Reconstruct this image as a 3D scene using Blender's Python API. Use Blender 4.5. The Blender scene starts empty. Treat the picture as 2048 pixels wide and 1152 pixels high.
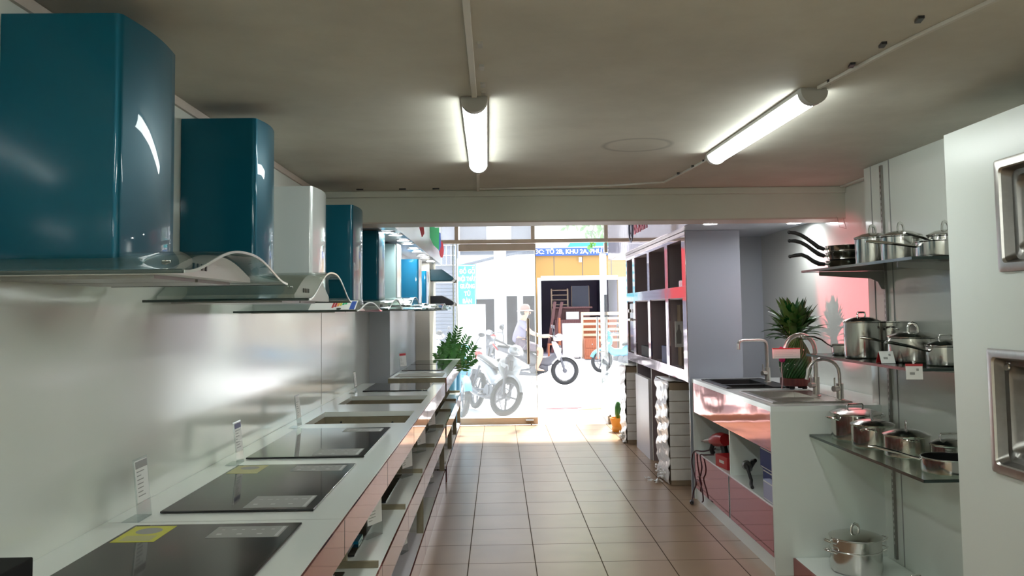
import bpy, bmesh, math, random
from mathutils import Vector, Matrix, Euler
random.seed(7)
PI = math.pi
SC = bpy.context.scene
COL = SC.collection

# ------------------------------------------------------------------ camera
CAM_H = 1.5113
RIGHT = Vector((0.99978434, -0.01627819, -0.01289583))
DOWN = Vector((-0.01184435, 0.06311598, -0.99793591))
FWD = Vector((0.01705852, 0.99787344, 0.06290957))
cam_data = bpy.data.cameras.new('camera')
cam = bpy.data.objects.new('camera', cam_data)
COL.objects.link(cam)
m = Matrix.Identity(4)
for i in range(3):
    m[i][0] = RIGHT[i]
    m[i][1] = -DOWN[i]
    m[i][2] = -FWD[i]
m[2][3] = CAM_H
cam.matrix_world = m
cam_data.sensor_fit = 'HORIZONTAL'
cam_data.sensor_width = 36.0
cam_data.lens = 1703.35 / 2048 * 36
cam_data.shift_y = (513.016 - 576) / 2048
cam_data.clip_start = 0.05
cam_data.clip_end = 300
SC.camera = cam

# ------------------------------------------------------------------ world, sun, exposure
world = bpy.data.worlds.new('sky')
SC.world = world
world.use_nodes = True
wn = world.node_tree
bg = wn.nodes['Background']
bg.inputs['Color'].default_value = (0.86, 0.93, 1.0, 1)
bg.inputs['Strength'].default_value = 2.0

sun_data = bpy.data.lights.new('sun', 'SUN')
sun_data.energy = 12.0
sun_data.angle = 0.09
sun_data.color = (1.0, 0.96, 0.9)
sun = bpy.data.objects.new('sun', sun_data)
COL.objects.link(sun)
sun_dir = Vector((-0.16, -0.53, -0.84))          # the way the sunlight travels: down into the shop front
sun.rotation_euler = sun_dir.to_track_quat('-Z', 'Y').to_euler()
sun.location = (5, 30, 40)

vs = SC.view_settings
vs.view_transform = 'Standard'
vs.look = 'None'
vs.exposure = 0.85
vs.gamma = 1.0
vs.use_curve_mapping = False
SC.cycles.use_denoising = True
SC.cycles.max_bounces = 10
SC.cycles.diffuse_bounces = 5
SC.cycles.glossy_bounces = 5
SC.cycles.transmission_bounces = 8
SC.cycles.transparent_max_bounces = 24
SC.cycles.sample_clamp_indirect = 6.0
SC.cycles.caustics_refractive = False
SC.cycles.caustics_reflective = False
SC.cycles.blur_glossy = 1.0

LAMP = 13.0          # strength of the ceiling battens
DOWNLIGHT = 85.0

# ------------------------------------------------------------------ mesh builder
class MB:
    def __init__(s):
        s.v = []
        s.f = []

    def add(s, verts, faces):
        o = len(s.v)
        s.v += [tuple(p) for p in verts]
        s.f += [tuple(i + o for i in f) for f in faces]
        return s

    def box(s, x0, x1, y0, y1, z0, z1):
        return s.add([(x0, y0, z0), (x1, y0, z0), (x1, y1, z0), (x0, y1, z0), (x0, y0, z1), (x1, y0, z1), (x1, y1, z1), (x0, y1, z1)],
                     [(0, 3, 2, 1), (4, 5, 6, 7), (0, 1, 5, 4), (1, 2, 6, 5), (2, 3, 7, 6), (3, 0, 4, 7)])

    def prism(s, pts, axis, a0, a1):
        """pts: closed 2D outline; axis x -> (y,z), y -> (x,z), z -> (x,y)"""
        def P(p, a):
            if axis == 'x': return (a, p[0], p[1])
            if axis == 'y': return (p[0], a, p[1])
            return (p[0], p[1], a)
        n = len(pts)
        vs_ = [P(p, a0) for p in pts] + [P(p, a1) for p in pts]
        fs = [tuple(range(n))[::-1], tuple(range(n, 2 * n))]
        fs += [(i, (i + 1) % n, n + (i + 1) % n, n + i) for i in range(n)]
        return s.add(vs_, fs)

    def rings(s, rings, cap=True, closed=True):
        n = len(rings[0])
        vs_ = [p for r in rings for p in r]
        fs = []
        for k in range(len(rings) - 1):
            for i in range(n if closed else n - 1):
                j = (i + 1) % n
                fs.append((k * n + i, k * n + j, (k + 1) * n + j, (k + 1) * n + i))
        if cap:
            fs.append(tuple(range(n))[::-1])
            fs.append(tuple(range((len(rings) - 1) * n, len(rings) * n)))
        return s.add(vs_, fs)

    def tube(s, pts, r, n=8, flat=1.0, cap=True, up=None):
        pts = [Vector(p) for p in pts]
        rs = list(r) if isinstance(r, (list, tuple)) else [r] * len(pts)
        rings = []
        ref = Vector(up) if up else None
        for i, p in enumerate(pts):
            t = (pts[min(i + 1, len(pts) - 1)] - pts[max(i - 1, 0)])
            if t.length < 1e-9: t = Vector((0, 0, 1))
            t.normalize()
            if ref is None:
                ref = Vector((0, 0, 1)) if abs(t.z) < 0.9 else Vector((1, 0, 0))
            a = t.cross(ref)
            if a.length < 1e-6: a = t.cross(Vector((0, 1, 0.3)))
            a.normalize()
            b = a.cross(t).normalized()
            if not up: ref = b
            rings.append([p + a * math.cos(2 * PI * k / n) * rs[i] + b * math.sin(2 * PI * k / n) * rs[i] * flat for k in range(n)])
        return s.rings(rings, cap)

    def cord(s, pts, r, n=8, k=7):
        """smooth tube through the points"""
        P = [Vector(p) for p in pts]
        P = [2 * P[0] - P[1]] + P + [2 * P[-1] - P[-2]]
        out = []
        for i in range(1, len(P) - 2):
            a, b, c, d = P[i - 1:i + 3]
            for j in range(k):
                t = j / k
                out.append(0.5 * (2 * b + (c - a) * t + (2 * a - 5 * b + 4 * c - d) * t * t + (3 * b - a - 3 * c + d) * t ** 3))
        out.append(P[-2])
        return s.tube(out, r, n)

    def cyl(s, p0, p1, r0, r1=None, n=20):
        return s.tube([p0, p1], [r0, r0 if r1 is None else r1], n)

    def lathe(s, prof, c=(0, 0, 0), n=32, sy=1.0, cap=False, axis='z'):
        rings = []
        for r, z in prof:
            ring = []
            for k in range(n):
                a = 2 * PI * k / n
                x, y = r * math.cos(a), r * math.sin(a) * sy
                if axis == 'z': ring.append((c[0] + x, c[1] + y, c[2] + z))
                elif axis == 'y': ring.append((c[0] + x, c[1] + z, c[2] + y))
                else: ring.append((c[0] + z, c[1] + x, c[2] + y))
            rings.append(ring)
        return s.rings(rings, cap)

    def ball(s, c, r, n=14, m_=9):
        r = (r, r, r) if isinstance(r, (int, float)) else r
        prof = [(max(1e-4, math.sin(PI * k / m_)), -math.cos(PI * k / m_)) for k in range(m_ + 1)]
        rings = [[(c[0] + a * r[0] * math.cos(2 * PI * i / n), c[1] + a * r[1] * math.sin(2 * PI * i / n), c[2] + z * r[2]) for i in range(n)] for a, z in prof]
        return s.rings(rings, False)

    def torus(s, c, R, r, axis='z', n=28, k=8, squash=1.0):
        rings = []
        for i in range(n + 1):
            a = 2 * PI * i / n
            ring = []
            for j in range(k):
                b = 2 * PI * j / k
                q, h = R + r * math.cos(b), r * math.sin(b) * squash
                x, y = q * math.cos(a), q * math.sin(a)
                if axis == 'z': p = (x, y, h)
                elif axis == 'y': p = (x, h, y)
                else: p = (h, x, y)
                ring.append((c[0] + p[0], c[1] + p[1], c[2] + p[2]))
            rings.append(ring)
        return s.rings(rings, False)

    def xf(s, M, start=0):
        for i in range(start, len(s.v)):
            s.v[i] = tuple(M @ Vector(s.v[i]))
        return s

    def build(s, name, mat, parent=None, bevel=0.0, smooth=40, w=False, seg=2):
        """w: the vertices are in world coordinates (the parents carry no rotation)"""
        me = bpy.data.meshes.new(name)
        off = Vector((0, 0, 0))
        if w:
            p = parent
            while p is not None:
                off += p.location
                p = p.parent
        me.from_pydata([tuple(Vector(p) - off) for p in s.v], [], s.f)
        bm = bmesh.new()
        bm.from_mesh(me)
        bmesh.ops.remove_doubles(bm, verts=bm.verts, dist=1e-5)
        bmesh.ops.recalc_face_normals(bm, faces=bm.faces)
        if bevel:
            ed = [e for e in bm.edges if len(e.link_faces) == 2 and e.calc_face_angle(0) > math.radians(35)]
            bmesh.ops.bevel(bm, geom=ed, offset=bevel, segments=seg, affect='EDGES', profile=0.5, clamp_overlap=True)
        bm.to_mesh(me)
        bm.free()
        for p in me.polygons: p.use_smooth = True
        me.set_sharp_from_angle(angle=math.radians(smooth))
        me.materials.append(mat)
        o = bpy.data.objects.new(name, me)
        COL.objects.link(o)
        if parent is not None: o.parent = parent
        if bevel:
            wn_ = o.modifiers.new('weighted_normals', 'WEIGHTED_NORMAL')
            wn_.keep_sharp = True
            wn_.weight = 100
        return o


def tag(o, label=None, cat=None, group=None, kind=None):
    if label: o['label'] = label
    if cat: o['category'] = cat
    if group: o['group'] = group
    if kind: o['kind'] = kind
    return o


def thing(name, label, cat, loc=(0, 0, 0), rotz=0.0, group=None):
    o = bpy.data.objects.new(name, None)
    o.empty_display_size = 0.1
    COL.objects.link(o)
    o.location = loc
    o.rotation_euler = (0, 0, rotz)
    return tag(o, label, cat, group)


def struct(name, mb, mat, **k):
    return tag(mb.build(name, mat, **k), kind='structure')


def box(x0, x1, y0, y1, z0, z1):
    return MB().box(x0, x1, y0, y1, z0, z1)


def dup(root, loc=None, rotz=None, label=None, group=None):
    r = root.copy()
    COL.objects.link(r)
    if loc is not None: r.location = loc
    if rotz is not None: r.rotation_euler = (r.rotation_euler[0], r.rotation_euler[1], rotz)
    if label: r['label'] = label
    if group: r['group'] = group
    for ch in list(root.children):
        c = ch.copy()
        COL.objects.link(c)
        c.parent = r
        for g in list(ch.children):
            d = g.copy()
            COL.objects.link(d)
            d.parent = c
    return r


def text(s, size, mat, parent, M, name='lettering', depth=0.001, bold=0.0, sx=1.0, label=None):
    cu = bpy.data.curves.new('t', 'FONT')
    cu.body = s
    cu.size = size
    cu.extrude = depth
    cu.offset = bold
    cu.align_x = 'CENTER'
    cu.align_y = 'CENTER'
    cu.resolution_u = 3
    o = bpy.data.objects.new('t', cu)
    COL.objects.link(o)
    dg = bpy.context.evaluated_depsgraph_get()
    me = bpy.data.meshes.new_from_object(o.evaluated_get(dg))
    bpy.data.objects.remove(o)
    bpy.data.curves.remove(cu)
    me.transform(M @ Matrix.Diagonal((sx, 1, 1, 1)))
    me.materials.clear()
    me.materials.append(mat)
    t = bpy.data.objects.new(name, me)
    COL.objects.link(t)
    if parent is not None: t.parent = parent
    return t


def frame(origin, xdir, ydir):
    """matrix that lays the text plane: x along xdir, y along ydir"""
    x = Vector(xdir).normalized()
    y = Vector(ydir).normalized()
    z = x.cross(y)
    M_ = Matrix.Identity(4)
    for i in range(3):
        M_[i][0], M_[i][1], M_[i][2], M_[i][3] = x[i], y[i], z[i], origin[i]
    return M_

# ------------------------------------------------------------------ materials
def mat(name, base, rough=0.5, metal=0.0, coat=0.0, coat_rough=0.03, spec=0.5, noise=None, bump=None, sheen=0.0, ior=1.5, emit=None, trans=0.0, alpha=1.0, sss=0.0):
    """noise=(scale, amount[, detail]) mottles the colour; bump=(scale, strength[, distance])"""
    m_ = bpy.data.materials.new(name)
    m_.use_nodes = True
    nt = m_.node_tree
    b = nt.nodes['Principled BSDF']
    b.inputs['Base Color'].default_value = (*base, 1)
    b.inputs['Roughness'].default_value = rough
    b.inputs['Metallic'].default_value = metal
    b.inputs['Coat Weight'].default_value = coat
    b.inputs['Coat Roughness'].default_value = coat_rough
    b.inputs['Specular IOR Level'].default_value = spec
    b.inputs['IOR'].default_value = ior
    b.inputs['Sheen Weight'].default_value = sheen
    b.inputs['Transmission Weight'].default_value = trans
    b.inputs['Alpha'].default_value = alpha
    if emit:
        b.inputs['Emission Color'].default_value = (*emit[0], 1)
        b.inputs['Emission Strength'].default_value = emit[1]
    tc = None
    if noise or bump:
        tc = nt.nodes.new('ShaderNodeTexCoord')
    if noise:
        nz = nt.nodes.new('ShaderNodeTexNoise')
        nz.inputs['Scale'].default_value = noise[0]
        nz.inputs['Detail'].default_value = noise[2] if len(noise) > 2 else 4
        nt.links.new(tc.outputs['Object'], nz.inputs['Vector'])
        mr = nt.nodes.new('ShaderNodeMapRange')
        mr.inputs['From Min'].default_value = 0.3
        mr.inputs['From Max'].default_value = 0.7
        mr.inputs['To Min'].default_value = 1 - noise[1]
        mr.inputs['To Max'].default_value = 1 + noise[1]
        nt.links.new(nz.outputs['Fac'], mr.inputs['Value'])
        mx = nt.nodes.new('ShaderNodeVectorMath')
        mx.operation = 'SCALE'
        mx.inputs[0].default_value = base
        nt.links.new(mr.outputs['Result'], mx.inputs['Scale'])
        nt.links.new(mx.outputs['Vector'], b.inputs['Base Color'])
    if bump:
        nb = nt.nodes.new('ShaderNodeTexNoise')
        nb.inputs['Scale'].default_value = bump[0]
        nb.inputs['Detail'].default_value = 3
        nt.links.new(tc.outputs['Object'], nb.inputs['Vector'])
        bp = nt.nodes.new('ShaderNodeBump')
        bp.inputs['Strength'].default_value = bump[1]
        bp.inputs['Distance'].default_value = bump[2] if len(bump) > 2 else 0.01
        nt.links.new(nb.outputs['Fac'], bp.inputs['Height'])
        nt.links.new(bp.outputs['Normal'], b.inputs['Normal'])
        nt.links.new(bp.outputs['Normal'], b.inputs['Coat Normal'])
    return m_


def glass_mat(name, tint=(0.93, 0.97, 0.95), rough=0.0, ior=1.5, haze=0.0, haze_col=(0.9, 0.92, 0.95)):
    """sheet glass: passes light straight through, mirrors by Fresnel; haze: dust on the pane"""
    m_ = bpy.data.materials.new(name)
    m_.use_nodes = True
    nt = m_.node_tree
    nt.nodes.remove(nt.nodes['Principled BSDF'])
    out = nt.nodes['Material Output']
    tr = nt.nodes.new('ShaderNodeBsdfTransparent')
    tr.inputs['Color'].default_value = (*tint, 1)
    gl = nt.nodes.new('ShaderNodeBsdfGlossy')
    gl.inputs['Roughness'].default_value = rough
    # Schlick reflectance from the angle of view, alike on both faces of the sheet
    geo = nt.nodes.new('ShaderNodeNewGeometry')
    dt = nt.nodes.new('ShaderNodeVectorMath')
    dt.operation = 'DOT_PRODUCT'
    nt.links.new(geo.outputs['Incoming'], dt.inputs[0])
    nt.links.new(geo.outputs['Normal'], dt.inputs[1])
    prev = dt.outputs['Value']
    for op, v in (('ABSOLUTE', None), ('SUBTRACT', 1.0), ('POWER', 5.0), ('MULTIPLY_ADD', 0.9)):
        n_ = nt.nodes.new('ShaderNodeMath')
        n_.operation = op
        if op == 'SUBTRACT':
            n_.inputs[0].default_value = v
            nt.links.new(prev, n_.inputs[1])
        else:
            nt.links.new(prev, n_.inputs[0])
            if v is not None: n_.inputs[1].default_value = v
            if op == 'MULTIPLY_ADD': n_.inputs[2].default_value = 0.04
        prev = n_.outputs[0]
    mx = nt.nodes.new('ShaderNodeMixShader')
    nt.links.new(prev, mx.inputs['Fac'])
    nt.links.new(tr.outputs['BSDF'], mx.inputs[1])
    nt.links.new(gl.outputs['BSDF'], mx.inputs[2])
    last = mx
    if haze:
        df0 = nt.nodes.new('ShaderNodeBsdfDiffuse')
        df0.inputs['Color'].default_value = (*haze_col, 1)
        tl = nt.nodes.new('ShaderNodeBsdfTranslucent')      # dust on the pane scatters the daylight behind it
        tl.inputs['Color'].default_value = (*haze_col, 1)
        df = nt.nodes.new('ShaderNodeMixShader')
        df.inputs['Fac'].default_value = 0.6
        nt.links.new(df0.outputs['BSDF'], df.inputs[1])
        nt.links.new(tl.outputs['BSDF'], df.inputs[2])
        m2 = nt.nodes.new('ShaderNodeMixShader')
        m2.inputs['Fac'].default_value = haze
        nt.links.new(mx.outputs['Shader'], m2.inputs[1])
        nt.links.new(df.outputs['Shader'], m2.inputs[2])
        last = m2
    nt.links.new(last.outputs['Shader'], out.inputs['Surface'])
    return m_


def emit_mat(name, col, strength):
    m_ = bpy.data.materials.new(name)
    m_.use_nodes = True
    nt = m_.node_tree
    nt.nodes.remove(nt.nodes['Principled BSDF'])
    e = nt.nodes.new('ShaderNodeEmission')
    e.inputs['Color'].default_value = (*col, 1)
    e.inputs['Strength'].default_value = strength
    nt.links.new(e.outputs['Emission'], nt.nodes['Material Output'].inputs['Surface'])
    return m_


def floor_mat():
    m_ = mat('beige_floor_tile', (0.5, 0.38, 0.28), 0.24, spec=0.42)
    nt = m_.node_tree
    b = nt.nodes['Principled BSDF']
    tc = nt.nodes.new('ShaderNodeTexCoord')
    mp = nt.nodes.new('ShaderNodeMapping')
    mp.inputs['Location'].default_value = (0.5941, -5.207 + 8.0, 0)
    nt.links.new(tc.outputs['Object'], mp.inputs['Vector'])
    br = nt.nodes.new('ShaderNodeTexBrick')
    br.offset = 0.0
    br.squash = 1.0
    br.inputs['Scale'].default_value = 1.0
    br.inputs['Brick Width'].default_value = 0.4
    br.inputs['Row Height'].default_value = 0.4
    br.inputs['Mortar Size'].default_value = 0.0034
    br.inputs['Mortar Smooth'].default_value = 0.1
    br.inputs['Color1'].default_value = (0.335, 0.222, 0.142, 1)
    br.inputs['Color2'].default_value = (0.365, 0.248, 0.162, 1)
    br.inputs['Mortar'].default_value = (0.10, 0.075, 0.055, 1)
    nt.links.new(mp.outputs['Vector'], br.inputs['Vector'])
    nz = nt.nodes.new('ShaderNodeTexNoise')
    nz.inputs['Scale'].default_value = 3.0
    nz.inputs['Detail'].default_value = 2
    nt.links.new(tc.outputs['Object'], nz.inputs['Vector'])
    mr = nt.nodes.new('ShaderNodeMapRange')
    mr.inputs['From Min'].default_value = 0.0
    mr.inputs['From Max'].default_value = 1.0
    mr.inputs['To Min'].default_value = 0.78
    mr.inputs['To Max'].default_value = 1.18
    nt.links.new(nz.outputs['Fac'], mr.inputs['Value'])
    sc_ = nt.nodes.new('ShaderNodeVectorMath')
    sc_.operation = 'SCALE'
    nt.links.new(br.outputs['Color'], sc_.inputs[0])
    nt.links.new(mr.outputs['Result'], sc_.inputs['Scale'])
    nt.links.new(sc_.outputs['Vector'], b.inputs['Base Color'])
    rr = nt.nodes.new('ShaderNodeMapRange')
    rr.inputs['To Min'].default_value = 0.24
    rr.inputs['To Max'].default_value = 0.34
    nt.links.new(nz.outputs['Fac'], rr.inputs['Value'])
    ro = nt.nodes.new('ShaderNodeMath')            # the cement joints are dull
    ro.operation = 'MULTIPLY_ADD'
    ro.inputs[1].default_value = 0.6
    nt.links.new(br.outputs['Fac'], ro.inputs[0])
    ro.inputs[2].default_value = 0.28
    nt.nodes.remove(rr)
    nt.links.new(ro.outputs[0], b.inputs['Roughness'])
    sl = nt.nodes.new('ShaderNodeMath')
    sl.operation = 'MULTIPLY_ADD'
    sl.inputs[1].default_value = -0.4
    sl.inputs[2].default_value = 0.42
    nt.links.new(br.outputs['Fac'], sl.inputs[0])
    nt.links.new(sl.outputs[0], b.inputs['Specular IOR Level'])
    bp = nt.nodes.new('ShaderNodeBump')
    nt.nodes.remove(bp)
    return m_


def ceiling_mat():
    """old cream paint: blotches, and the ring left by a lamp rose"""
    m_ = mat('old_ceiling_paint', (0.6, 0.56, 0.48), 0.75)
    nt = m_.node_tree
    b = nt.nodes['Principled BSDF']
    tc = nt.nodes.new('ShaderNodeTexCoord')
    nz = nt.nodes.new('ShaderNodeTexNoise')
    nz.inputs['Scale'].default_value = 1.1
    nz.inputs['Detail'].default_value = 7
    nz.inputs['Roughness'].default_value = 0.62
    nt.links.new(tc.outputs['Object'], nz.inputs['Vector'])
    cr = nt.nodes.new('ShaderNodeValToRGB')
    cr.color_ramp.elements[0].position = 0.3
    cr.color_ramp.elements[0].color = (0.46, 0.435, 0.375, 1)
    cr.color_ramp.elements[1].position = 0.66
    cr.color_ramp.elements[1].color = (0.62, 0.595, 0.52, 1)
    nt.links.new(nz.outputs['Fac'], cr.inputs['Fac'])
    sep = nt.nodes.new('ShaderNodeVectorMath')
    sep.operation = 'DISTANCE'
    flat = nt.nodes.new('ShaderNodeVectorMath')
    flat.operation = 'MULTIPLY'
    flat.inputs[1].default_value = (1, 1, 0)
    nt.links.new(tc.outputs['Object'], flat.inputs[0])
    nt.links.new(flat.outputs['Vector'], sep.inputs[0])
    sep.inputs[1].default_value = (0.70, 4.17, 0)
    ring = nt.nodes.new('ShaderNodeMath')
    ring.operation = 'SUBTRACT'
    nt.links.new(sep.outputs['Value'], ring.inputs[0])
    ring.inputs[1].default_value = 0.165
    ab = nt.nodes.new('ShaderNodeMath')
    ab.operation = 'ABSOLUTE'
    nt.links.new(ring.outputs[0], ab.inputs[0])
    rm = nt.nodes.new('ShaderNodeMapRange')
    rm.inputs['From Min'].default_value = 0.0
    rm.inputs['From Max'].default_value = 0.022
    rm.inputs['To Min'].default_value = 0.68
    rm.inputs['To Max'].default_value = 1.0
    nt.links.new(ab.outputs[0], rm.inputs['Value'])
    sc_ = nt.nodes.new('ShaderNodeVectorMath')
    sc_.operation = 'SCALE'
    nt.links.new(cr.outputs['Color'], sc_.inputs[0])
    nt.links.new(rm.outputs['Result'], sc_.inputs['Scale'])
    nt.links.new(sc_.outputs['Vector'], b.inputs['Base Color'])
    bp = nt.nodes.new('ShaderNodeBump')
    bp.inputs['Strength'].default_value = 0.15
    bp.inputs['Distance'].default_value = 0.02
    nt.links.new(nz.outputs['Fac'], bp.inputs['Height'])
    nt.links.new(bp.outputs['Normal'], b.inputs['Normal'])
    return m_


def wood_mat(name, c1, c2, scale=6.0, rough=0.45):
    m_ = mat(name, c1, rough)
    nt = m_.node_tree
    b = nt.nodes['Principled BSDF']
    tc = nt.nodes.new('ShaderNodeTexCoord')
    wv = nt.nodes.new('ShaderNodeTexWave')
    wv.inputs['Scale'].default_value = scale
    wv.inputs['Distortion'].default_value = 4
    wv.inputs['Detail'].default_value = 3
    nt.links.new(tc.outputs['Object'], wv.inputs['Vector'])
    cr = nt.nodes.new('ShaderNodeValToRGB')
    cr.color_ramp.elements[0].color = (*c1, 1)
    cr.color_ramp.elements[1].color = (*c2, 1)
    nt.links.new(wv.outputs['Fac'], cr.inputs['Fac'])
    nt.links.new(cr.outputs['Color'], b.inputs['Base Color'])
    return m_


M = {}
M['ceiling'] = ceiling_mat()
M['floor'] = floor_mat()
M['beam'] = mat('greenish_beam_paint', (0.55, 0.56, 0.48), 0.6, noise=(2.0, 0.06))
M['trim'] = mat('taupe_trim_paint', (0.52, 0.45, 0.39), 0.5, noise=(5.0, 0.08))
M['laminate'] = mat('white_gloss_laminate', (0.72, 0.75, 0.70), 0.17, spec=0.6, coat=0.35, coat_rough=0.1, bump=(1.2, 0.05, 0.02))
M['greywall'] = mat('pale_grey_laminate', (0.54, 0.575, 0.64), 0.22, spec=0.5, bump=(1.2, 0.05, 0.02))
M['greyside'] = mat('blue_grey_laminate', (0.31, 0.335, 0.39), 0.22, spec=0.5)
M['plaster'] = mat('cream_wall_paint', (0.58, 0.54, 0.45), 0.7, noise=(2.5, 0.06))
M['whiteboard'] = mat('white_board_laminate', (0.72, 0.76, 0.72), 0.28, spec=0.5)
M['worktop'] = mat('white_worktop_laminate', (0.82, 0.86, 0.83), 0.16, spec=0.6, coat=0.3, coat_rough=0.06)
M['acrylic'] = mat('rose_mirror_acrylic', (0.43, 0.105, 0.10), 0.05, 0.88, spec=0.5, bump=(2.2, 0.06, 0.02))
M['frameacrylic'] = mat('pale_rose_mirror_acrylic', (0.60, 0.46, 0.47), 0.06, 0.85, spec=0.5, bump=(2.2, 0.06, 0.02))
M['mdf'] = mat('raw_board', (0.24, 0.205, 0.135), 0.7, noise=(14, 0.12))
M['darkboard'] = mat('dark_plum_board', (0.36, 0.30, 0.33), 0.4)
M['steel'] = mat('stainless_steel', (0.62, 0.61, 0.58), 0.16, 1.0)
M['steel_brush'] = mat('brushed_stainless_steel', (0.55, 0.53, 0.50), 0.3, 1.0, noise=(40, 0.06))
M['hoodsteel'] = mat('satin_hood_steel', (0.56, 0.54, 0.52), 0.42, 0.6)
M['steel_dark'] = mat('grey_filter_steel', (0.33, 0.32, 0.30), 0.35, 1.0)
M['steel_bowl'] = mat('dull_dark_steel_bowl', (0.30, 0.29, 0.275), 0.34, 1.0, noise=(40, 0.06))
M['chrome'] = mat('polished_chrome', (0.78, 0.77, 0.75), 0.06, 1.0)
M['teal'] = mat('teal_metallic_paint', (0.0008, 0.088, 0.14), 0.38, 0.3, coat=0.38, coat_rough=0.015, spec=0.15)
M['blue'] = mat('bright_blue_metallic_paint', (0.004, 0.20, 0.38), 0.3, 0.5, coat=1.0, coat_rough=0.02)
M['mint'] = mat('pale_mint_metallic_paint', (0.42, 0.60, 0.60), 0.3, 0.6, coat=0.8, coat_rough=0.03)
M['silverpaint'] = mat('silver_white_paint', (0.62, 0.66, 0.66), 0.28, 0.25, coat=1.0, coat_rough=0.02)
M['glass'] = glass_mat('clear_sheet_glass', (0.90, 0.95, 0.92))
M['shopglass'] = glass_mat('shop_window_glass', (0.95, 0.975, 0.97), haze=0.045)
M['cleanglass'] = glass_mat('clean_door_glass', (0.95, 0.975, 0.97), haze=0.04)
M['dustglass'] = glass_mat('dusty_transom_glass', (0.92, 0.94, 0.95), haze=0.22)
M['shelfglass'] = glass_mat('green_shelf_glass', (0.87, 0.94, 0.89))
M['smokeglass'] = glass_mat('smoked_shelf_glass', (0.25, 0.28, 0.26))
M['edgeglass'] = mat('dark_green_glass_edge', (0.012, 0.03, 0.026), 0.12, spec=0.8)
M['edgelight'] = mat('polished_glass_edge', (0.62, 0.68, 0.66), 0.15, spec=0.9)
M['hobglass'] = mat('black_hob_glass', (0.016, 0.016, 0.016), 0.06, spec=0.32)
M['black'] = mat('black_plastic', (0.012, 0.012, 0.013), 0.35)
M['blackbox'] = mat('matt_black_card', (0.009, 0.009, 0.009), 0.75, spec=0.25)
M['rubber'] = mat('black_rubber', (0.025, 0.025, 0.027), 0.7)
M['card'] = mat('white_card', (0.78, 0.78, 0.76), 0.5)
M['greymark'] = mat('grey_print', (0.30, 0.30, 0.29), 0.4)
M['lightmark'] = mat('pale_print', (0.55, 0.56, 0.55), 0.4)
M['navy'] = mat('navy_print', (0.03, 0.035, 0.12), 0.4)
M['yellow'] = mat('yellow_sticker', (0.62, 0.60, 0.06), 0.4)
M['paleyellow'] = mat('faded_yellow_sticker', (0.50, 0.48, 0.22), 0.4)
M['red'] = mat('red_plastic', (0.45, 0.015, 0.02), 0.3)
M['redprint'] = mat('red_print', (0.6, 0.02, 0.03), 0.4)
M['signpink'] = mat('pink_red_letter', (0.9, 0.08, 0.2), 0.4)
M['green'] = mat('green_print', (0.02, 0.5, 0.2), 0.4)
M['orange'] = mat('orange_print', (0.75, 0.3, 0.03), 0.4)
M['acryclear'] = glass_mat('clear_acrylic', (0.92, 0.95, 0.95), haze=0.06)
M['lampcap'] = mat('grey_lamp_plastic', (0.40, 0.39, 0.36), 0.5)
M['trunk'] = mat('white_cable_trunking', (0.62, 0.60, 0.54), 0.5)
M['lamp'] = emit_mat('lit_lamp_diffuser', (0.93, 1.0, 0.96), LAMP)
M['lampfill'] = emit_mat('added_fill_lamp_diffuser', (0.93, 1.0, 0.96), LAMP * 2.6)  # stronger emission, only for the added fill battens
M['downlight_strong'] = emit_mat('lit_strong_downlight', (0.97, 0.98, 1.0), DOWNLIGHT * 2.0)
M['downlight'] = emit_mat('lit_downlight', (0.97, 0.98, 1.0), DOWNLIGHT)
M['zz'] = mat('glossy_leaf_green', (0.035, 0.16, 0.025), 0.3, spec=0.6, noise=(9, 0.3))
M['bamboo'] = mat('dark_bamboo_leaf', (0.010, 0.090, 0.014), 0.4, noise=(8, 0.25))
M['cane'] = mat('green_cane', (0.016, 0.085, 0.018), 0.35, noise=(30, 0.3))
M['treeleaf'] = mat('tree_leaf_green', (0.12, 0.30, 0.06), 0.6, noise=(3, 0.4))
M['bark'] = mat('tree_bark', (0.16, 0.12, 0.09), 0.8)
M['maroonwood'] = wood_mat('maroon_stained_wood', (0.09, 0.02, 0.018), (0.13, 0.03, 0.025), 12)
M['pink'] = mat('pink_ribbon', (0.55, 0.03, 0.16), 0.4)
M['palepink'] = mat('pale_pink_ribbon', (0.62, 0.36, 0.36), 0.5)
M['wrap'] = mat('white_foam_carton', (0.86, 0.84, 0.80), 0.5, noise=(8, 0.08))
M['film'] = mat('crumpled_clear_film', (0.74, 0.73, 0.71), 0.28, spec=0.6, coat=0.3, bump=(14, 0.5, 0.02))
M['cardbrown'] = mat('brown_carton', (0.33, 0.25, 0.17), 0.7, noise=(6, 0.08))
M['lilac'] = mat('lilac_white_panel', (0.62, 0.60, 0.64), 0.4)
M['bluebox'] = mat('blue_printed_carton', (0.012, 0.03, 0.16), 0.6, spec=0.3)
M['palebluebox'] = mat('pale_lilac_carton', (0.40, 0.42, 0.62), 0.5)
M['cable'] = mat('dark_red_cable', (0.055, 0.012, 0.018), 0.45)
M['concrete'] = mat('pale_concrete', (0.66, 0.66, 0.67), 0.85, noise=(0.6, 0.05))
M['asphalt'] = mat('worn_pale_asphalt', (0.52, 0.52, 0.54), 0.9, noise=(0.8, 0.06))
M['housewhite'] = mat('white_house_render', (0.85, 0.85, 0.87), 0.8)
M['housegrey'] = mat('grey_house_render', (0.15, 0.16, 0.20), 0.8, noise=(1, 0.1))
M['shutter'] = mat('blue_grey_roller_shutter', (0.16, 0.175, 0.23), 0.6)
M['houseyellow'] = mat('yellow_cladding', (0.40, 0.225, 0.062), 0.5)
M['housepale'] = mat('pale_cream_render', (0.85, 0.80, 0.66), 0.8)
M['signblue'] = mat('blue_sign_sheet', (0.04, 0.10, 0.42), 0.5)
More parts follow.
